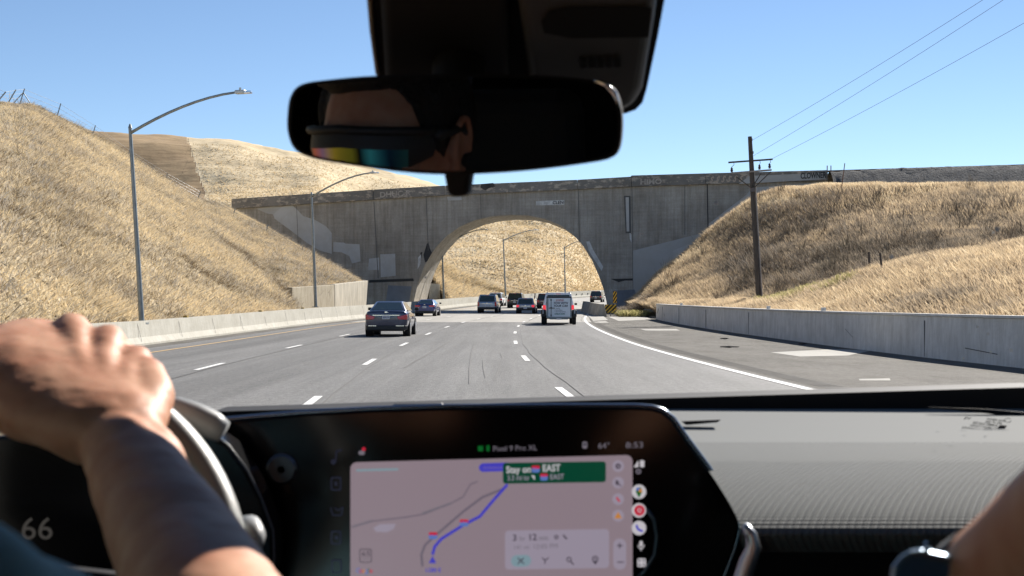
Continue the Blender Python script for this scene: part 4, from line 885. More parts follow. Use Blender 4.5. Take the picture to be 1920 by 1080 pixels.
b.raw([p for r_ in rowsp for p in r_], [(i * n_ + j, i * n_ + j + 1, (i + 1) * n_ + j + 1, (i + 1) * n_ + j) for i in range(len(rowsp) - 1) for j in range(n_ - 1)], PADM)
pad = b.build('dash_pad', CAR, smooth=True, subsurf=2, recalc=False)
b = MB(); zc = P(0, 767, 2.045).z
b.hexa([P(400, 792, 2.05), P(1960, 769, 2.05), P(1960, 769, 2.05) + V3(0, .1, 0), P(400, 792, 2.05) + V3(0, .1, 0), P(400, 772, 2.05), P(1960, 725, 2.05), P(1960, 725, 2.05) + V3(0, .1, 0), P(400, 772, 2.05) + V3(0, .1, 0)], M['frit']); b.build('windshield_border', CAR)
b = MB(); b.prism([P(1280, 790, 1.86), P(1352, 787, 1.86), P(1345, 792, 1.86), P(1288, 797, 1.86)], Vector((0, .02, -.001)), M['soft']); b.build('dash_vent', CAR)
b = MB()
lab = mat('label_ink', (.03, .03, .03), .8)
zl = lambda x, y: P(x, y, 1.86)
for s, x, y, wd_ in (('JV', 1808, 785, 14), ('DUUBEN AGZR', 1850, 787, 34), ('ABR YX CBR', 1847, 792, 32), ('DEFZ BCKD OMMBM M', 1823, 794, 46), ('UXR BCCT YHE MIK LUS', 1818, 799, 50), ('XCR MARRLE FONK MCMOBDR', 1803, 803, 62)):
    b.text(s, zl(x, y), .0036, lab, (1, 0, -.13), (.35, 0, 1), .03, width=wd_ * 1.86 / F)
b.tube([zl(1890 + 6 * math.cos(a), 788 + 4 * math.sin(a)) for a in np.linspace(0, 5.6, 9)], .0004, lab, 4)
b.prism([zl(1867, 806), zl(1880, 807), zl(1889, 798), zl(1876, 797)], V3(0, .002, 0), lab); b.build('printed_label', CAR, recalc=False)
# wiper arm lying beyond the glass at the right
b = MB(); b.tube([P(1740, 764, 2.0), P(1850, 771, 1.99), P(1990, 786, 1.98)], [.001, .0035, .006], M['frit'], 6); b.build('wiper_arm', CAR)
b = MB(); b.hexa([P(716, 770, 1.95), P(850, 768, 1.95), P(850, 768, 2.0), P(716, 770, 2.0), P(742, 756, 1.95), P(828, 755, 1.95), P(828, 755, 2.0), P(742, 756, 2.0)], M['housing']); b.build('speaker_pod', CAR, bevel=.004)

# infotainment panel
YD = 1.55
out = [(330, 800), (430, 787), (560, 775), (700, 767), (840, 763), (1040, 762), (1190, 762), (1222, 764), (1243, 770), (1262, 785), (1290, 825), (1325, 872), (1360, 925), (1382, 962), (1388, 990), (1378, 1030), (1355, 1090), (1320, 1180), (330, 1180)]
b = MB(); b.prism([P(*p, YD) for p in out], V3(0, .05, 0), M['piano']); scr = b.build('infotainment_panel', CAR, bevel=.004, bseg=3)
b = MB(); b.tube([P(x, y - 1, YD + .004) for x, y in out[:18]], .0028, mat('panel_rim', (.25, .30, .36), .22, .9), 8); b.build('panel_rim', CAR, smooth=True)
b = MB(); eps = [0]
def S(px, py, k=1): return P(px, py, YD - .0006 - .0004 * k)
def poly(pts, m, k=1): b.face([S(x, y, k) for x, y in pts], m)
def rrect(x0, y0, x1, y1, r_, m, k=1, sk=0.):   # sk: rise of the right side in px
    pts = []
    for cx_, cy_, a0_ in ((x1 - r_, y1 - r_, 0), (x0 + r_, y1 - r_, 90), (x0 + r_, y0 + r_, 180), (x1 - r_, y0 + r_, 270)):
        for i in range(5):
            an = R(a0_ + i * 22.5); X_, Y_ = cx_ + r_ * math.cos(an), cy_ + r_ * math.sin(an); pts.append((X_, Y_ - sk * (X_ - x0) / max(1, x1 - x0)))
    poly(pts, m, k)
def disc(cx_, cy_, r_, m, k=1, n=18): poly([(cx_ + r_ * math.cos(2 * math.pi * i / n), cy_ + r_ * math.sin(2 * math.pi * i / n)) for i in range(n)], m, k)
def pline(pts, wd, m, k=1):
    for i, (p, q) in enumerate(zip(pts[:-1], pts[1:])):
        dx, dy = q[0] - p[0], q[1] - p[1]; l = math.hypot(dx, dy); nx, ny = -dy / l * wd / 2, dx / l * wd / 2
        poly([(p[0] - nx, p[1] - ny), (q[0] - nx, q[1] - ny), (q[0] + nx, q[1] + ny), (p[0] + nx, p[1] + ny)], m, k)
        disc(*q, wd / 2, m, k, 8)
def txt(s, x, y, h, m, k=3, bold=.01, width=None): b.text(s, S(x, y, k), h * YD / F / .72, m, (1, 0, .026), (-.026, 0, 1), bold, width=width * YD / F if width else None)
def lin(r_, g_, b_): return tuple((c / 255) ** 2.2 for c in (r_, g_, b_))
EX = .40   # display emission is set for the exposure above
E = {k: emis('screen_' + k, c, EX) for k, c in dict(map=lin(146, 130, 139), green=lin(0, 70, 52), blue=lin(72, 68, 190), lblue=lin(120, 105, 180), road=lin(112, 102, 115), dark=lin(70, 62, 74), pale=lin(158, 148, 164), white=lin(205, 200, 205), dim=lin(75, 72, 88), navy=lin(34, 36, 52), red=lin(200, 30, 60), amber=lin(205, 135, 60), teal=lin(130, 155, 165), shield=lin(95, 120, 190), gr=lin(10, 95, 40), grey=lin(118, 112, 122)).items()}
rrect(657, 867, 1186, 1110, 12, E['map'], 1, 14)
pline([(668, 882), (700, 881), (745, 880)], 4, E['teal'], 2)
pline([(659, 988), (700, 977), (760, 970), (795, 964), (845, 944), (868, 932), (882, 908), (895, 903)], 2.4, E['road'], 2)
pline([(792, 963), (845, 944)], 4, E['grey'], 2); pline([(660, 988), (697, 977)], 4, E['grey'], 2)
poly([(700, 990), (712, 983), (742, 982), (738, 992), (725, 998), (705, 997)], E['pale'], 2)
pline([(792, 1062), (790, 1040), (797, 1022), (812, 1008), (870, 958), (905, 932), (945, 916)], 4.5, E['road'], 2)
pline([(811, 1040), (815, 1025), (828, 1010), (868, 985), (900, 968), (925, 938), (950, 910)], 5.5, E['blue'], 3)
for x, y in ((812, 1004), (870, 980)): rrect(x - 8, y - 6, x + 8, y, 2, E['red'], 4); rrect(x - 8, y - 2, x + 8, y + 7, 3, E['shield'], 4)
poly([(811, 1042), (818, 1056), (804, 1056)], E['blue'], 4); txt('I-580 E', 798, 1073, 8, E['blue'], 4, .02, 28)
rrect(898, 869, 960, 885, 8, E['blue'], 3, 2); txt('Ardenwood', 906, 880, 7, E['lblue'], 4, .0, 36)
rrect(943, 868, 1136, 907, 5, E['green'], 5, 3)
txt('Stay on', 949, 887, 13, E['white'], 7, .02, 46); rrect(997, 873, 1012, 879, 2, E['red'], 6); rrect(997, 877, 1012, 886, 3, E['shield'], 6); txt('EAST', 1017, 884, 13, E['white'], 7, .02, 33)
txt('3.3 mi to', 951, 901, 10, E['pale'], 7, .01, 40); pline([(999, 892), (1002, 898)], 2.5, E['white'], 7); pline([(997, 894), (999, 892), (1002, 894)], 2.5, E['white'], 7)
rrect(1013, 888, 1027, 894, 2, E['red'], 6); rrect(1013, 891, 1027, 901, 3, E['shield'], 6); txt('EAST', 1031, 899, 10, E['pale'], 7, .01, 26)
rrect(947, 995, 1142, 1068, 7, E['pale'], 4, 3)
txt('3', 961, 1014, 12, E['dark'], 6, .02); txt('hr', 974, 1014, 9, E['grey'], 6); txt('12', 990, 1013, 12, E['dark'], 6, .02); txt('min', 1010, 1013, 9, E['grey'], 6)
disc(1043, 1007, 4, E['dark'], 6); disc(1043, 1007, 2, E['pale'], 7); pline([(1056, 1003), (1062, 1010)], 3, E['dark'], 6)
txt('141 mi', 962, 1030, 8, E['grey'], 6, .0, 28); txt('12:05 PM', 999, 1029, 9, E['grey'], 6, .0, 44)
rrect(958, 1041, 996, 1063, 11, E['teal'], 5, 1); pline([(971, 1046), (982, 1057)], 2, E['dark'], 7); pline([(982, 1046), (971, 1057)], 2, E['dark'], 7)
pline([(1022, 1057), (1022, 1051), (1017, 1046)], 2, E['dark'], 7); pline([(1022, 1051), (1028, 1046)], 2, E['dark'], 7)
disc(1067, 1049, 5, E['dark'], 7); disc(1067, 1049, 3, E['pale'], 8); pline([(1070, 1053), (1075, 1058)], 2.4, E['dark'], 7)
disc(1116, 1048, 6, E['dark'], 7); disc(1116, 1048, 4, E['pale'], 8); disc(1116, 1048, 1.7, E['dark'], 9); poly([(1111, 1052), (1121, 1052), (1116, 1059)], E['dark'], 7)
for y, m in ((874, 'dark'), (905, 'dark'), (936, 'red'), (967, 'amber')):
    disc(1159, y, 11, E['pale'], 4)
    if m == 'amber': poly([(1159, 960), (1166, 972), (1152, 972)], E['amber'], 6)
    elif m == 'red': pline([(1156, 932), (1161, 940)], 3, E['red'], 6)
    elif y == 874: disc(1159, y, 5, E['dark'], 6); disc(1159, y, 2, E['pale'], 7)
    else: poly([(1153, 906), (1159, 900), (1159, 911)], E['dark'], 6); pline([(1154, 900), (1164, 911)], 2, E['dark'], 7)
rrect(1150, 1010, 1174, 1068, 11, E['pale'], 4); pline([(1157, 1023), (1167, 1023)], 2, E['dark'], 6); pline([(1162, 1018), (1162, 1028)], 2, E['dark'], 6); pline([(1157, 1054), (1169, 1054)], 2, E['dark'], 6)
rrect(674, 1029, 697, 1055, 4, E['dark'], 3); rrect(675.5, 1030.5, 695.5, 1053.5, 3, E['map'], 4); txt('65', 678, 1043, 10, E['dark'], 6, .0, 15); txt('MPH', 679, 1050, 4, E['grey'], 6, .0, 13)
for s, x, c in (('G', 667, 'shield'), ('o', 673, 'red'), ('o', 679, 'amber'), ('g', 684.5, 'shield'), ('l', 690, 'gr'), ('e', 693, 'red')): txt(s, x, 1074, 9, E[c], 6)
txt('Pixel 9 Pro XL', 924, 846, 10, E['grey'], 3, .0, 82); rrect(896, 836, 906, 846, 2, E['gr'], 3); rrect(912, 835, 918, 846, 1, E['gr'], 3)
rrect(672, 845, 684, 853, 4, E['grey'], 3); disc(682, 842, 3.5, E['red'], 4)
rrect(1092, 828, 1101, 841, 3, E['grey'], 3); rrect(1094, 831, 1099, 835, 1, E['navy'], 4); txt('64\u00b0', 1121, 841, 11, E['grey'], 3, .0, 21); txt('8:53', 1173, 840, 11, E['grey'], 3, .0, 32)
poly([(1188, 876), (1197, 863), (1197, 876)], E['white'], 3); rrect(1200, 863, 1208, 876, 2, E['white'], 3); disc(1197, 884, 5, E['grey'], 3); disc(1197, 884, 2.5, E['navy'], 4)
for y in (922, 957, 990): disc(1198, y, 13.5, E['white'], 3, 24)
poly([(1198, 934), (1192, 922), (1194, 914), (1202, 914), (1204, 922)], E['gr'], 5); disc(1196, 917, 3.5, E['shield'], 6, 10); disc(1201, 920, 3.5, E['amber'], 6, 10)
disc(1199, 957, 10, E['red'], 5, 20); disc(1199, 957, 4, E['white'], 6); disc(1199, 957, 2.6, E['red'], 7)
pline([(1193, 984), (1196, 992), (1204, 996)], 4, E['blue'], 5)
rrect(1199, 1014, 1205, 1025, 3, E['white'], 3); pline([(1196, 1022), (1199, 1028), (1205, 1028), (1208, 1022)], 1.6, E['white'], 3); pline([(1202, 1028), (1202, 1032)], 1.8, E['white'], 3)
rrect(1195, 1047, 1211, 1063, 3, E['white'], 3)
for x, y in ((1199, 1051), (1207, 1051), (1199, 1059), (1207, 1059)): disc(x, y, 2, E['navy'], 4, 8)
# dim icons in the left column
def icon(cx_, cy_): rrect(cx_ - 10, cy_ - 13, cx_ + 10, cy_ + 13, 4, E['navy'], 2); rrect(cx_ - 7, cy_ - 10, cx_ + 7, cy_ + 10, 3, M['piano'], 3)
icon(630, 907); icon(630, 1008); icon(631, 1062); rrect(627, 903, 633, 911, 1, E['navy'], 4)
disc(625, 866, 5, E['navy'], 2); pline([(629, 866), (631, 846), (640, 844)], 3, E['navy'], 2); pline([(620, 951), (624, 966), (640, 966), (643, 951), (634, 957), (628, 952)], 2.5, E['navy'], 2)
disc(631, 1008, 4, E['navy'], 4); b.build('display_screen', scr, recalc=False)
# knob ring at the right edge of the panel, chrome trim below, metal disc at left modelling a reflected camera lens
b = MB(); b.tube([S(1213, 955, 1), S(1227, 975, 1), S(1232, 1005, 1), S(1228, 1040, 1), S(1210, 1070, 1), S(1190, 1090, 1)], .0022, mat('ring_trim', (.10, .14, .17), .3, .6), 8); b.build('knob_ring', CAR, smooth=True)
b = MB()
for r0_, r1_, c in ((.017, .014, (.10, .10, .11)), (.011, .004, (.2, .2, .2))):
    rr = []; c0 = P(528, 880, YD - .004)
    for i in range(24):
        an = 2 * math.pi * i / 24; rr.append(i)
    b.tube([c0 + V3(0, .004, 0), c0, c0 + V3(0, -.003, 0)], [r0_, r0_, r1_], mat('reflection_metal', c, .25, .8), 24)
b.build('lens_reflection', CAR, smooth=False)
b = MB(); tr = [(1396, 984), (1408, 1002), (1413, 1025), (1403, 1052), (1392, 1085), (1380, 1120)]
b.tube([P(x, y, 1.36) for x, y in tr], [.0035, .0055, .007, .0085, .0085, .0085], M['satin'], 12); b.build('vent_trim', CAR, smooth=True)
# instrument cluster, left
b = MB(); oc = [(-420, 840), (330, 800), (385, 806), (428, 835), (462, 880), (490, 935), (512, 995), (514, 1050), (500, 1150), (-420, 1150)]
b.prism([P(*p, 1.46) for p in oc], V3(0, .06, 0), M['piano']); clu = b.build('instrument_cluster', CAR, bevel=.004, bseg=3)
b = MB(); b.text('66', P(38, 1011, 1.4575), .032, emis('digit_grey', lin(70, 67, 64), EX), bold=.0, width=.031); b.build('speed_readout', clu, recalc=False)
b = MB(); b.tube([P(x, y - 1, 1.458) for x, y in oc[1:9]], .0012, mat('cluster_edge', (.05, .055, .07), .3), 6); b.build('cluster_edge', CAR, smooth=True)
# instrument hood lip (silver, sunlit) right of the hand
b = MB(); hood = [(296, 752, .006), (330, 757, .011), (365, 772, .013), (400, 788, .0125), (420, 800, .010)]
b.tube([P(x, y + 10, 1.28) for x, y, _ in hood], [r_ for *_, r_ in hood], M['pale'], 14); b.build('paddle_stalk', CAR, smooth=True)
b = MB(); b.tube([P(455, 985, 1.25), P(468, 988, 1.23), P(475, 1005, 1.21), P(478, 1030, 1.2)], [.008, .0105, .0105, .006], M['pale'], 14); b.tube([P(470, 1000, 1.22), P(360, 1060, 1.30)], .006, M['soft'], 8); b.build('wiper_stalk', CAR, smooth=True)
# steering wheel: circle through measured rim points
wc = P(-22, 1128, 1.177); wx = V3(1, 0, 0); tilt = R(22); wy = V3(0, math.sin(tilt), math.cos(tilt))
WRAD = .200
rings = []; NS = 96
for i in range(NS):
    an = 2 * math.pi * i / NS; c = wc + wx * math.cos(an) * WRAD + wy * math.sin(an) * WRAD; od = (c - wc).normalized(); nn = wx.cross(wy)
    rings.append([c + od * .0145 * math.cos(k) + nn * .0165 * math.sin(k) for k in np.linspace(0, 2 * math.pi, 15)[:-1]])
b = MB(); b.rings(rings, M['leather'], closed=True); sw = b.build('steering_wheel', CAR, smooth=True)
b = MB(); b.sphere(wc + V3(0, .03, 0), (.045, .03, .04), M['soft'], rot=None)
for an in (0, math.pi, -math.pi / 2): b.tube([wc + V3(0, .03, 0), wc + wx * math.cos(an) * .18 + wy * math.sin(an) * .18], [.03, .016], M['soft'], 10)
b.build('wheel_hub', sw, smooth=True)
# mirror
YM = 1.25
mo = [(566, 158), (620, 149), (705, 142), (850, 139), (1000, 141), (1090, 147), (1135, 155), (1155, 172), (1165, 205), (1166, 245), (1160, 280), (1142, 297), (1100, 306), (1000, 319), (900, 326), (820, 327), (740, 321), (640, 307), (585, 296), (553, 280), (540, 250), (539, 215), (545, 180)]
mo2 = []
for i in range(len(mo)):
    p0, p1, p2, p3 = (np.array(mo[(i + k) % len(mo)], float) for k in (-1, 0, 1, 2))
    for t_ in (0, .25, .5, .75): mo2.append(tuple(.5 * ((2 * p1) + (-p0 + p2) * t_ + (2 * p0 - 5 * p1 + 4 * p2 - p3) * t_ ** 2 + (-p0 + 3 * p1 - 3 * p2 + p3) * t_ ** 3)))
mo = mo2
HEADC = Vector((-.40, .58, 1.52)); HYAW, HSC = R(10), 1.2
cen = P(853, 233, YM)
def mirror_n(target, px, py):
    p = P(px, py, YM); a = (Vector((0, 0, H0)) - p).normalized(); c = (target - p).normalized(); return (a + c).normalized()
EAR = HEADC + Matrix.Rotation(HYAW, 3, 'Z') @ Vector((.078, .0, -.005)) * HSC
MN = mirror_n(EAR, 848, 279)
def onmir(px, py, off=0.):   # ray through pixel onto the tilted mirror plane
    d = Vector(((px - CX) / F, 1, -(py - HOR) / F)); o_ = Vector((0, 0, H0)); t_ = (cen - o_).dot(MN) / d.dot(MN); return o_ + d * t_ + MN * off
rim = [onmir(*p) for p in mo]
ccx = sum(p[0] for p in mo) / len(mo); ccy = 233
back = [onmir(ccx + (x - ccx) * .82, ccy + (y - ccy) * .8, -.03) for x, y in mo]
mid_ = [onmir(x, y, -.012) for x, y in mo]; inn = [onmir(ccx + (x - ccx) * .985, ccy + (y - ccy) * .95, .002) for x, y in mo]
b = MB(); b.rings([back, mid_, rim, inn], M['soft']); mir = b.build('rearview_mirror', CAR, smooth=False)
b = MB(); b.face([onmir(ccx + (x - ccx) * .975, ccy + (y - ccy) * .93, .0032) for x, y in mo], M['mirror']); b.build('mirror_glass', mir, recalc=False)
b = MB(); b.face([onmir(ccx + (x - ccx) * .985, ccy + (y - ccy) * .95, .0026) for x, y in mo], M['frit']); b.build('glass_border', mir, recalc=False)
b = MB(); q = [onmir(*p, -.004) for p in ((828, 318), (882, 318), (876, 360), (868, 369), (842, 369), (836, 360))]; b.prism(q, -MN * .02, M['soft']); b.build('mirror_tab', mir, bevel=.004)
b = MB(); b.tube([onmir(1115, 151, .004), onmir(1137, 158, .004), onmir(1153, 175, .004), onmir(1163, 205, .004)], [.001, .0022, .0022, .001], M['chrome'], 8); b.build('bezel_edge', mir, smooth=True)
b = MB(); b.tube([cen - MN * .03, P(860, 110, 1.33), P(865, 60, 1.36)], [.03, .024, .03], M['soft'], 12); b.build('mirror_arm', mir, smooth=True)
# sensor housing and black frit field behind the mirror
def WSY(py):  # windshield plane: y for a pixel row
    k = -(py - HOR) / F; return (1.745 + .5057 * 1.22 - H0) / (k + .5057)
def W(px, py, off=0.): Y = WSY(py) - off; return P(px, py, Y)
b = MB(); b.prism([W(684, -60, .01), W(1258, -60, .01), W(1246, 0, .01), W(1233, 70, .01), W(1213, 165, .01), W(1205, 192, .01), W(1192, 206, .01), W(1172, 213, .01), W(720, 213, .01), W(706, 140, .01), W(693, 60, .01), W(688, 0, .01)], V3(0, .006, .003), M['frit']); b.build('sensor_frit', CAR)
def hous(outl, d0, d1, m, nm, bev=.008, par=CAR):
    b = MB(); f0 = [W(x, y, d0) for x, y in outl]; cx_ = sum(p[0] for p in outl) / len(outl); cy_ = sum(p[1] for p in outl) / len(outl)
    f1 = [W(cx_ + (x - cx_) * .96, cy_ + (y - cy_) * .95, d1) for x, y in outl]; b.rings([f0, f1], m); return b.build(nm, par, bevel=bev, bseg=3)
sh = hous([(960, -70), (1240, -70), (1228, 30), (1205, 165), (1188, 198), (1165, 206), (1000, 206)], .012, .05, M['housing'], 'sensor_housing')
hous([(708, -70), (955, -70), (960, 206), (724, 206)], .012, .035, M['soft'], 'sensor_cover')
b = MB()
for k in range(5): b.prism([W(1088 + k * 16, 110 + k * -.5, .0535), W(1099 + k * 16, 110 - k * .5, .0535), W(1100 + k * 16, 127 - k * .5, .0535), W(1089 + k * 16, 128 - k * .5, .0535)], V3(0, .003, 0), M['frit'])
b.build('housing_vent', sh, recalc=True)
b = MB(); b.face([W(x, y, .053) for x, y in ((1015, 40), (1030, 20), (1060, 14), (1222, 14), (1216, 70), (1070, 72), (1020, 62))], M['frit']); b.build('housing_recess', sh, recalc=False)
b = MB(); b.tube([W(692, -20, .012), W(699, 70, .012), W(708, 138, .012)], .0022, mat('frit_edge', (.28, .24, .18), .5), 8); b.build('housing_edge', CAR, smooth=True)

# ---------------------------------------------------------------- people
def skin_mat():
    m, n, bs = _nodes('skin'); bs.inputs['Roughness'].default_value = .55; bs.inputs['Specular IOR Level'].default_value = .22
    bs.inputs['Subsurface Weight'].default_value = .12; bs.inputs['Subsurface Radius'].default_value = (.01, .004, .002); bs.inputs['Subsurface Scale'].default_value = .6
    tc = n.nodes.new('ShaderNodeTexCoord'); t = n.nodes.new('ShaderNodeTexNoise'); t.inputs['Scale'].default_value = 26; t.inputs['Detail'].default_value = 6; n.links.new(tc.outputs['Object'], t.inputs[0])
    cr = n.nodes.new('ShaderNodeValToRGB'); cr.color_ramp.elements[0].position = .32; cr.color_ramp.elements[1].position = .68
    cr.color_ramp.elements[0].color = (.45, .20, .115, 1); cr.color_ramp.elements[1].color = (.58, .32, .205, 1)
    n.links.new(t.outputs[0], cr.inputs[0]); n.links.new(cr.outputs[0], bs.inputs['Base Color'])
    t2 = n.nodes.new('ShaderNodeTexNoise'); t2.inputs['Scale'].default_value = 420; t2.inputs['Detail'].default_value = 4; n.links.new(tc.outputs['Object'], t2.inputs[0])
    bp = n.nodes.new('ShaderNodeBump'); bp.inputs['Strength'].default_value = .25; bp.inputs['Distance'].default_value = .0008; n.links.new(t2.outputs[0], bp.inputs['Height']); n.links.new(bp.outputs[0], bs.inputs['Normal'])
    return m
SKIN = skin_mat()
def blob_chain(mb, pts, m, seg=16, sub=6):
    """pts: list of (Vector, radius) or (Vector, (ra, rb), axis): smooth capsule chain with domed ends"""
    P_ = [p[0] for p in pts]; R_ = [p[1] for p in pts]
    c, r_ = [], []
    for i in range(len(P_) - 1):
        for k in range(sub):
            s = k / sub; c.append(P_[i].lerp(P_[i + 1], s)); ss = s * s * (3 - 2 * s); r_.append(R_[i] * (1 - ss) + R_[i + 1] * ss)
    c.append(P_[-1]); r_.append(R_[-1]); mb.tube(c, r_, m, seg)
    mb.sphere(P_[0], R_[0], m, seg, 10); mb.sphere(P_[-1], R_[-1], m, seg, 10)
def fused(mb, name, parent, voxel, smooth_it=6, sm=.5):
    o = mb.build(name, parent, recalc=False)
    md = o.modifiers.new('remesh', 'REMESH'); md.mode = 'VOXEL'; md.voxel_size = voxel; md.use_smooth_shade = True
    md = o.modifiers.new('smooth', 'SMOOTH'); md.iterations = smooth_it; md.factor = sm
    dg = bpy.context.evaluated_depsgraph_get(); me = bpy.data.meshes.new_from_object(o.evaluated_get(dg)); o.modifiers.clear(); o.data = me; me.shade_smooth()
    return o
def P(px, py, Y, _P=P): return _P(px, py, Y * 1.07)
DRV = thing('person', 'driver in a light blue shirt and sunglasses with the right hand on the steering wheel', 'person', (-.40, .35, .75))
b = MB()
wr_ = P(212, 822, 1.005); fa1 = P(264, 905, .955); fa2 = P(350, 1060, .84); elb = P(470, 1290, .66)
blob_chain(b, [(wr_, .0270), (wr_.lerp(fa1, .5), .0305), (fa1, .0355), (fa2, .0415), (fa2.lerp(elb, .5), .043), (elb, .041), (Vector((-.165, .52, 1.30)), .046), (Vector((-.24, .42, 1.29)), .058)], SKIN, 28, 10)
blob_chain(b, [(P(238, 800, 1.02), .022), (P(285, 872, .985), .026)], SKIN)
# back of the hand: one broad sloping slab from the wrist to the knuckle row
rings = []
HR = [(852, 208, 92, .995, .0235, .0), (828, 190, 112, 1.0, .0255, .04), (800, 160, 142, 1.012, .0265, .06), (765, 142, 165, 1.032, .0268, .0), (725, 128, 180, 1.062, .0262, -.10), (690, 120, 178, 1.092, .0250, -.17), (664, 124, 160, 1.120, .0225, -.19), (644, 130, 142, 1.145, .0190, -.19), (630, 136, 122, 1.165, .0145, -.18), (619, 140, 100, 1.185, .010, -.18)]
for cy_, cx_, hwp, Y_, th, tl in HR:
    c = P(cx_, cy_, Y_); wd = V3(1, 0, tl).normalized(); wv = wd * hwp * Y_ * 1.07 / F; tv = V3(.04, -.80, .60).normalized() * th
    rings.append([c + wv * (abs(math.cos(a)) ** .75) * (1 if math.cos(a) > 0 else -1) + tv * math.sin(a) for a in np.linspace(0, 2 * math.pi, 49)[:-1]])
b.rings(rings, SKIN)
MC = {'index': (P(56, 634, 1.150), .0165), 'middle': (P(134, 621, 1.155), .0170), 'ring': (P(201, 641, 1.145), .0160), 'little': (P(253, 680, 1.125), .0155)}
WB = {'index': P(150, 770, 1.035), 'middle': P(178, 768, 1.035), 'ring': P(206, 772, 1.035), 'little': P(236, 778, 1.035)}
for k in MC:      # tendons run from the wrist to each knuckle just under the skin
    m0 = MC[k][0]; a0_ = WB[k]
    blob_chain(b, [(a0_ + V3(0, -.010, .008), .012), (a0_.lerp(m0, .5) + V3(0, -.0125, .009), .0098), (m0 + V3(0, .001, 0), MC[k][1])], SKIN)
blob_chain(b, [(P(262, 800, 1.02), .020), (P(284, 748, 1.06), .019), (P(272, 705, 1.10), .017)], SKIN)   # heel of the hand
# fingers fold forward over the rim
for k, (bx, ln) in {'index': (-.004, 1.0), 'middle': (0, 1.08), 'ring': (.004, 1.0), 'little': (.009, .8)}.items():
    p0 = MC[k][0]; r_ = MC[k][1] * .72
    p1 = p0 + V3(bx, .036 * ln, -.018); p2 = p1 + V3(bx * .5, .012 * ln, -.028 * ln); p3 = p2 + V3(0, -.008, -.020 * ln)
    blob_chain(b, [(p0, MC[k][1] * .95), (p0.lerp(p1, .5), r_), (p1, r_), (p2, r_ * .88), (p3, r_ * .78)], SKIN, 14)
# thumb along the left side of the palm
blob_chain(b, [(P(110, 790, 1.03), .024), (P(40, 765, 1.05), .0245), (P(-25, 740, 1.08), .0215), (P(-80, 708, 1.12), .0165), (P(-105, 672, 1.15), .0135)], SKIN)
body_b = b
P = P.__defaults__[0]
# torso, neck and head share the body surface
T = [(Vector((-.40, .30, .80)), .13), (Vector((-.40, .32, 1.0)), .135), (Vector((-.40, .36, 1.20)), .115), (Vector((-.40, .40, 1.33)), .058), (Vector((-.40, .44, 1.43)), .052)]
T[-2:] = [(Vector((-.40, .44, 1.34)), .058), (Vector((-.40, .52, 1.42)), .055)]; blob_chain(b, T, SKIN); blob_chain(b, [(Vector((-.24, .42, 1.27)), .058), (Vector((-.56, .40, 1.27)), .058)], SKIN)
blob_chain(b, [(Vector((-.56, .40, 1.27)), .055), (Vector((-.60, .52, 1.08)), .042), (Vector((-.55, .78, 1.12)), .034), (Vector((-.56, .98, 1.24)), .028)], SKIN)
hc = HEADC
b.sphere(hc + V3(0, -.005, .012), (.076, .094, .098), SKIN, 28, 18)              # skull
b.sphere(hc + V3(0, .030, -.055), (.055, .060, .062), SKIN, 24, 14)             # jaw
b.sphere(hc + V3(0, .072, -.098), (.022, .020, .018), SKIN)                      # chin
b.sphere(hc + V3(0, .078, .018), (.052, .018, .012), SKIN)                       # brow
blob_chain(b, [(hc + V3(0, .088, .005), .008), (hc + V3(0, .103, -.026), .0115), (hc + V3(0, .094, -.034), .012)], SKIN)
b.sphere(hc + V3(0, .084, -.062), (.026, .014, .007), SKIN); b.sphere(hc + V3(0, .083, -.071), (.022, .013, .007), SKIN)
for sx in (-1, 1):
    b.sphere(hc + V3(sx * .044, .058, -.022), (.022, .022, .020), SKIN)
    # ear: rim, lobe and bowl
    e0 = hc + V3(sx * .079, -.008, -.005)
    rimp = [(e0 + V3(sx * (.006 + .004 * math.sin(a)), .016 * math.cos(a) - .003, .031 * math.sin(a) + .004), .0052) for a in np.linspace(-1.9, 3.4, 9)]
    blob_chain(b, rimp, SKIN, 8, 2); b.sphere(e0 + V3(0, .004, -.024), (.006, .009, .010), SKIN); b.sphere(e0 + V3(sx * -.002, -.001, .002), (.007, .015, .024), SKIN)
drv = fused(b, 'body', DRV, .003, 11)
def turn_head(o, org):
    n = len(o.data.vertices); c = np.empty(n * 3); o.data.vertices.foreach_get('co', c); c = c.reshape(-1, 3) + np.array(org) - np.array(hc)
    w_ = np.clip((c[:, 2] + .15) / .06, 0, 1) * (np.linalg.norm(c, axis=1) < .2)
    for k in (0, 1, 2): pass
    an = HYAW * w_; x, y = c[:, 0].copy(), c[:, 1].copy(); c[:, 0] = x * np.cos(an) - y * np.sin(an); c[:, 1] = x * np.sin(an) + y * np.cos(an)
    c *= (1 + (HSC - 1) * w_)[:, None]; c += np.array(hc) - np.array(org); o.data.vertices.foreach_set('co', c.ravel()); o.data.update()
turn_head(drv, DRV.location)
nv_ = len(drv.data.vertices); c_ = np.empty(nv_ * 3); drv.data.vertices.foreach_get('co', c_); c_ = c_.reshape(-1, 3); nn_ = np.empty(nv_ * 3); drv.data.vertex_normals.foreach_get('vector', nn_); nn_ = nn_.reshape(-1, 3)
am = ((c_[:, 1] + DRV.location[1]) > .62) & ((c_[:, 0] + DRV.location[0]) > -.5)
d_ = .0013 * fbm(c_[:, 0] * 42 + c_[:, 1] * 11, c_[:, 2] * 42 + c_[:, 1] * 17, 3) + .0004 * fbm(c_[:, 0] * 130, c_[:, 2] * 130 + c_[:, 1] * 60, 2)
c_ += nn_ * (d_ * am)[:, None]; drv.data.vertices.foreach_set('co', c_.ravel()); drv.data.update()
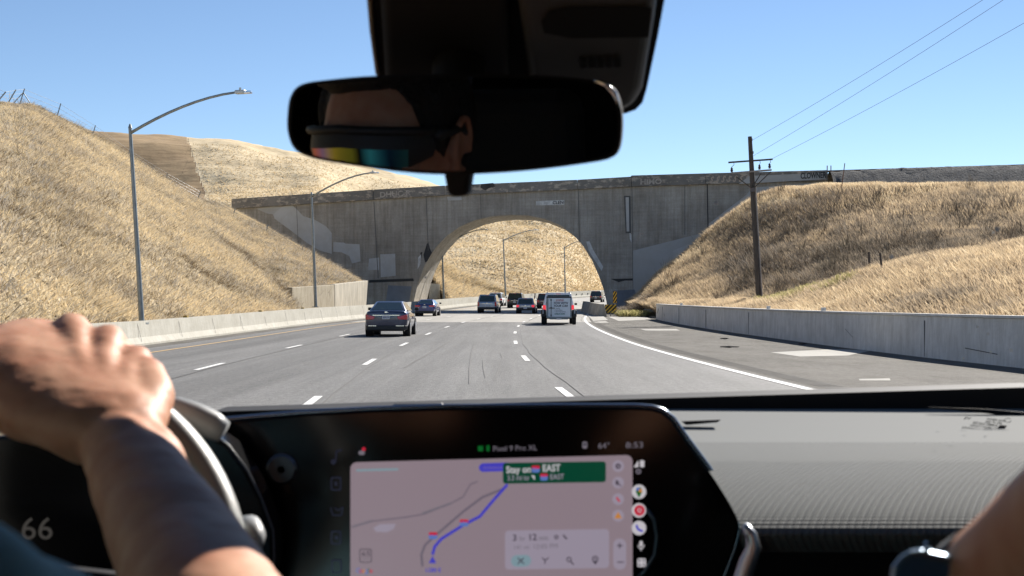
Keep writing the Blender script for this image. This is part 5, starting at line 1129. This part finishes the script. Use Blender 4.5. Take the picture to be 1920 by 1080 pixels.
# knuckle creases and veins would be lost in the voxels: keep the surface, add hair, glasses, shirt
b = MB(); b.sphere(hc + V3(0, -.020, .026), (.084, .096, .101), mat('black_hair', (.012, .010, .009), .6), 28, 18)
b.sphere(hc + V3(-.01, .055, .086), (.062, .036, .026), M['blk'])
for sx in (-1, 1): b.sphere(hc + V3(sx * .072, .012, .035), (.012, .030, .040), M['blk'])
hair = fused(b, 'hair', DRV, .004, 6); turn_head(hair, DRV.location); hair.data.materials.clear(); hair.data.materials.append(mat('hair_black', (.012, .010, .009), .65, bump=.5, bscale=200))
# wrap sunglasses
def iris():
    m, n, bs = _nodes('mirror_lens'); bs.inputs['Metallic'].default_value = 1; bs.inputs['Roughness'].default_value = .42
    tc = n.nodes.new('ShaderNodeTexCoord'); sp = n.nodes.new('ShaderNodeSeparateXYZ'); n.links.new(tc.outputs['Generated'], sp.inputs[0]); cr = n.nodes.new('ShaderNodeValToRGB'); e = cr.color_ramp.elements
    e[0].position = 0; e[0].color = (.1, .7, .8, 1); e[1].position = 1; e[1].color = (.15, .75, .7, 1)
    for p, c in ((.08, (.02, .03, .04)), (.16, (.9, .25, .2)), (.27, (.45, .35, .9)), (.38, (.9, .85, .15)), (.52, (.75, .8, .1)), (.57, (.02, .02, .03)), (.64, (.1, .75, .85)), (.76, (.03, .1, .2))): k = e.new(p); k.color = (*c, 1)  # bands paint the rainbow coating and coloured glints into the lens
    n.links.new(sp.outputs[0], cr.inputs[0]); n.links.new(cr.outputs[0], bs.inputs['Base Color']); return m
GL = thing('sunglasses', 'wraparound sunglasses with rainbow mirrored lenses worn by the driver', 'sunglasses', hc + V3(0, .09, 0))
def facearc(a, z, r0_=.0): # around the face
    return hc + V3((.083 + r0_) * math.sin(a), (.104 + r0_) * math.cos(a) - .004, z)
b = MB(); n_ = 15; A_ = np.linspace(-1.15, 1.15, n_); vs = []
for a in A_: vs += [facearc(a, -.030 + .016 * a * a, .002), facearc(a, .006 - .006 * abs(a), .007), facearc(a, .026 - .006 * abs(a), .004)]
b.raw(vs, [(3 * i + k, 3 * i + 3 + k, 3 * i + 4 + k, 3 * i + 1 + k) for i in range(2, n_ - 3) for k in (0,)], iris()); turn_head(b.build('lens', GL, smooth=True, recalc=False), GL.location)
b = MB(); b.raw(vs, [(3 * i + k, 3 * i + 3 + k, 3 * i + 4 + k, 3 * i + 1 + k) for i in range(n_ - 1) for k in (0, 1) if k == 1 or i < 2 or i > n_ - 4], M['plastic']); b.tube([facearc(a, .026 - .006 * abs(a), .006) for a in A_], .0050, M['plastic'], 8)
for sx in (-1, 1): b.tube([facearc(sx * 1.15, .015, .004), hc + V3(sx * .088, .02, .016), hc + V3(sx * .086, -.012, .018), hc + V3(sx * .082, -.035, .0)], [.0075, .006, .004, .003], M['plastic'], 8)
turn_head(b.build('frame', GL, smooth=True), GL.location)
# shirt: shell around torso and shoulders
SH = mat('blue_shirt', (.48, .84, .97), .85, bump=.2, bscale=900)
b = MB(); blob_chain(b, [(Vector((-.40, .30, .78)), .145), (Vector((-.40, .32, 1.0)), .15), (Vector((-.40, .36, 1.20)), .128), (Vector((-.40, .385, 1.30)), .075)], SH)
blob_chain(b, [(Vector((-.182, .50, 1.303)), .061), (Vector((-.24, .43, 1.30)), .066), (Vector((-.40, .40, 1.285)), .085), (Vector((-.56, .40, 1.27)), .07), (Vector((-.60, .48, 1.16)), .058)], SH)
blob_chain(b, [(P(-28, 1031, .49), .0115), (P(-50, 1090, .485), .026), (P(-90, 1200, .48), .04)], SH)
shirt = fused(b, 'shirt', DRV, .005, 6)
# passenger arm and wrist watch
PAS = thing('person', 'front passenger of whom only a raised forearm with a watch shows at the right', 'person', (.40, .35, .75))
b = MB(); q0 = P(2200, 870, .58); q1 = P(2040, 1005, .66); q2 = P(1920, 1085, .71); q3 = P(1815, 1150, .76)
blob_chain(b, [(Vector((.40, .25, .85)), .13), (Vector((.40, .30, 1.2)), .12), (Vector((.40, .34, 1.34)), .055), (Vector((.40, .38, 1.43)), .05)], SKIN)
b.sphere((.40, .40, 1.53), (.075, .095, .115), SKIN, 24, 16)
blob_chain(b, [(Vector((.40, .32, 1.25)), .07), (Vector((.52, .36, 1.27)), .058), (Vector((.50, .44, 1.30)), .052), (q0 + V3(.02, -.02, -.01), .046), (q0, .043), (q1, .041), (q2, .037), (q3, .031)], SKIN)
hp = q3 + V3(-.03, .03, -.03); blob_chain(b, [(q3, .03), (hp, .034), (hp + V3(-.03, .02, -.02), .026)], SKIN)
for k, dx in enumerate((-.022, -.007, .008, .022)):
    s0 = hp + V3(-.035, dx * .6 + .015, -.02 - dx * .6); blob_chain(b, [(s0, .009), (s0 + V3(-.028, .008, -.016), .0085), (s0 + V3(-.040, .002, -.038 - .004 * k), .0075)], SKIN, 10, 3)
blob_chain(b, [(hp + V3(.0, .02, .01), .012), (hp + V3(-.03, .035, .005), .010), (hp + V3(-.05, .04, -.01), .009)], SKIN, 10, 3)
fused(b, 'body', PAS, .0045, 6)
b = MB(); blob_chain(b, [(Vector((.40, .25, .85)), .145), (Vector((.40, .30, 1.2)), .133), (Vector((.40, .33, 1.29)), .075)], M['seat']); fused(b, 'shirt', PAS, .006, 4)
b = MB(); b.sphere((.40, .375, 1.565), (.085, .10, .10), M['blk'], 24, 14); b.build('hair', PAS, smooth=True)
# watch
WT = thing('wristwatch', 'smartwatch on the passenger wrist, its dark face coloured blue for reflected sky', 'watch', P(1725, 1085, .72))
YW = .715; b = MB(); rr = []
def wq(x, y, Y): return P(x, y, Y)
wo_ = [(1668, 1082), (1672, 1062), (1686, 1044), (1706, 1031), (1728, 1028), (1775, 1038), (1792, 1046), (1797, 1062), (1785, 1110), (1760, 1150), (1690, 1140), (1670, 1115)]
b.rings([[wq(x, y, YW + .010) for x, y in wo_], [wq(x, y, YW) for x, y in wo_], [wq(1730 + (x - 1730) * .88, 1085 + (y - 1085) * .85, YW - .003) for x, y in wo_]], mat('watch_case', (.20, .30, .42), .3, .5)); b.build('watch_case', WT, bevel=.0015)
b = MB(); b.face([wq(1728 + (x - 1730) * .80, 1088 + (y - 1085) * .76, YW - .0036) for x, y in wo_], mat('watch_face', (.06, .12, .22), .3, coat=.3)); b.build('watch_face', WT, recalc=False)  # blue base colour paints the sky reflected in the watch screen
b = MB(); b.tube([wq(1783, 1052, YW + .004), wq(1796, 1056, YW + .004)], .0026, M['chrome'], 12); b.tube([wq(1735, 1026, YW + .003), wq(1742, 1022, YW + .003)], .0018, M['chrome'], 10); b.build('crown_and_glint', WT)  # crown, plus a chrome bit added as a glint on the case
b = MB(); rings = []
ax = (q3 - q2).normalized(); sd_ = ax.cross(V3(0, 0, 1)).normalized(); s2_ = ax.cross(sd_)
c0 = q2.lerp(q3, .45)
for k in (-.5, .5): rings.append([c0 + ax * k * .022 + sd_ * .0365 * math.cos(a) + s2_ * .0365 * math.sin(a) for a in np.linspace(0, 2 * math.pi, 25)[:-1]])
b.rings(rings, M['blk'], caps=False); b.build('strap', WT, recalc=True)
for o in bpy.data.objects:
    if '_org' in o: del o['_org']
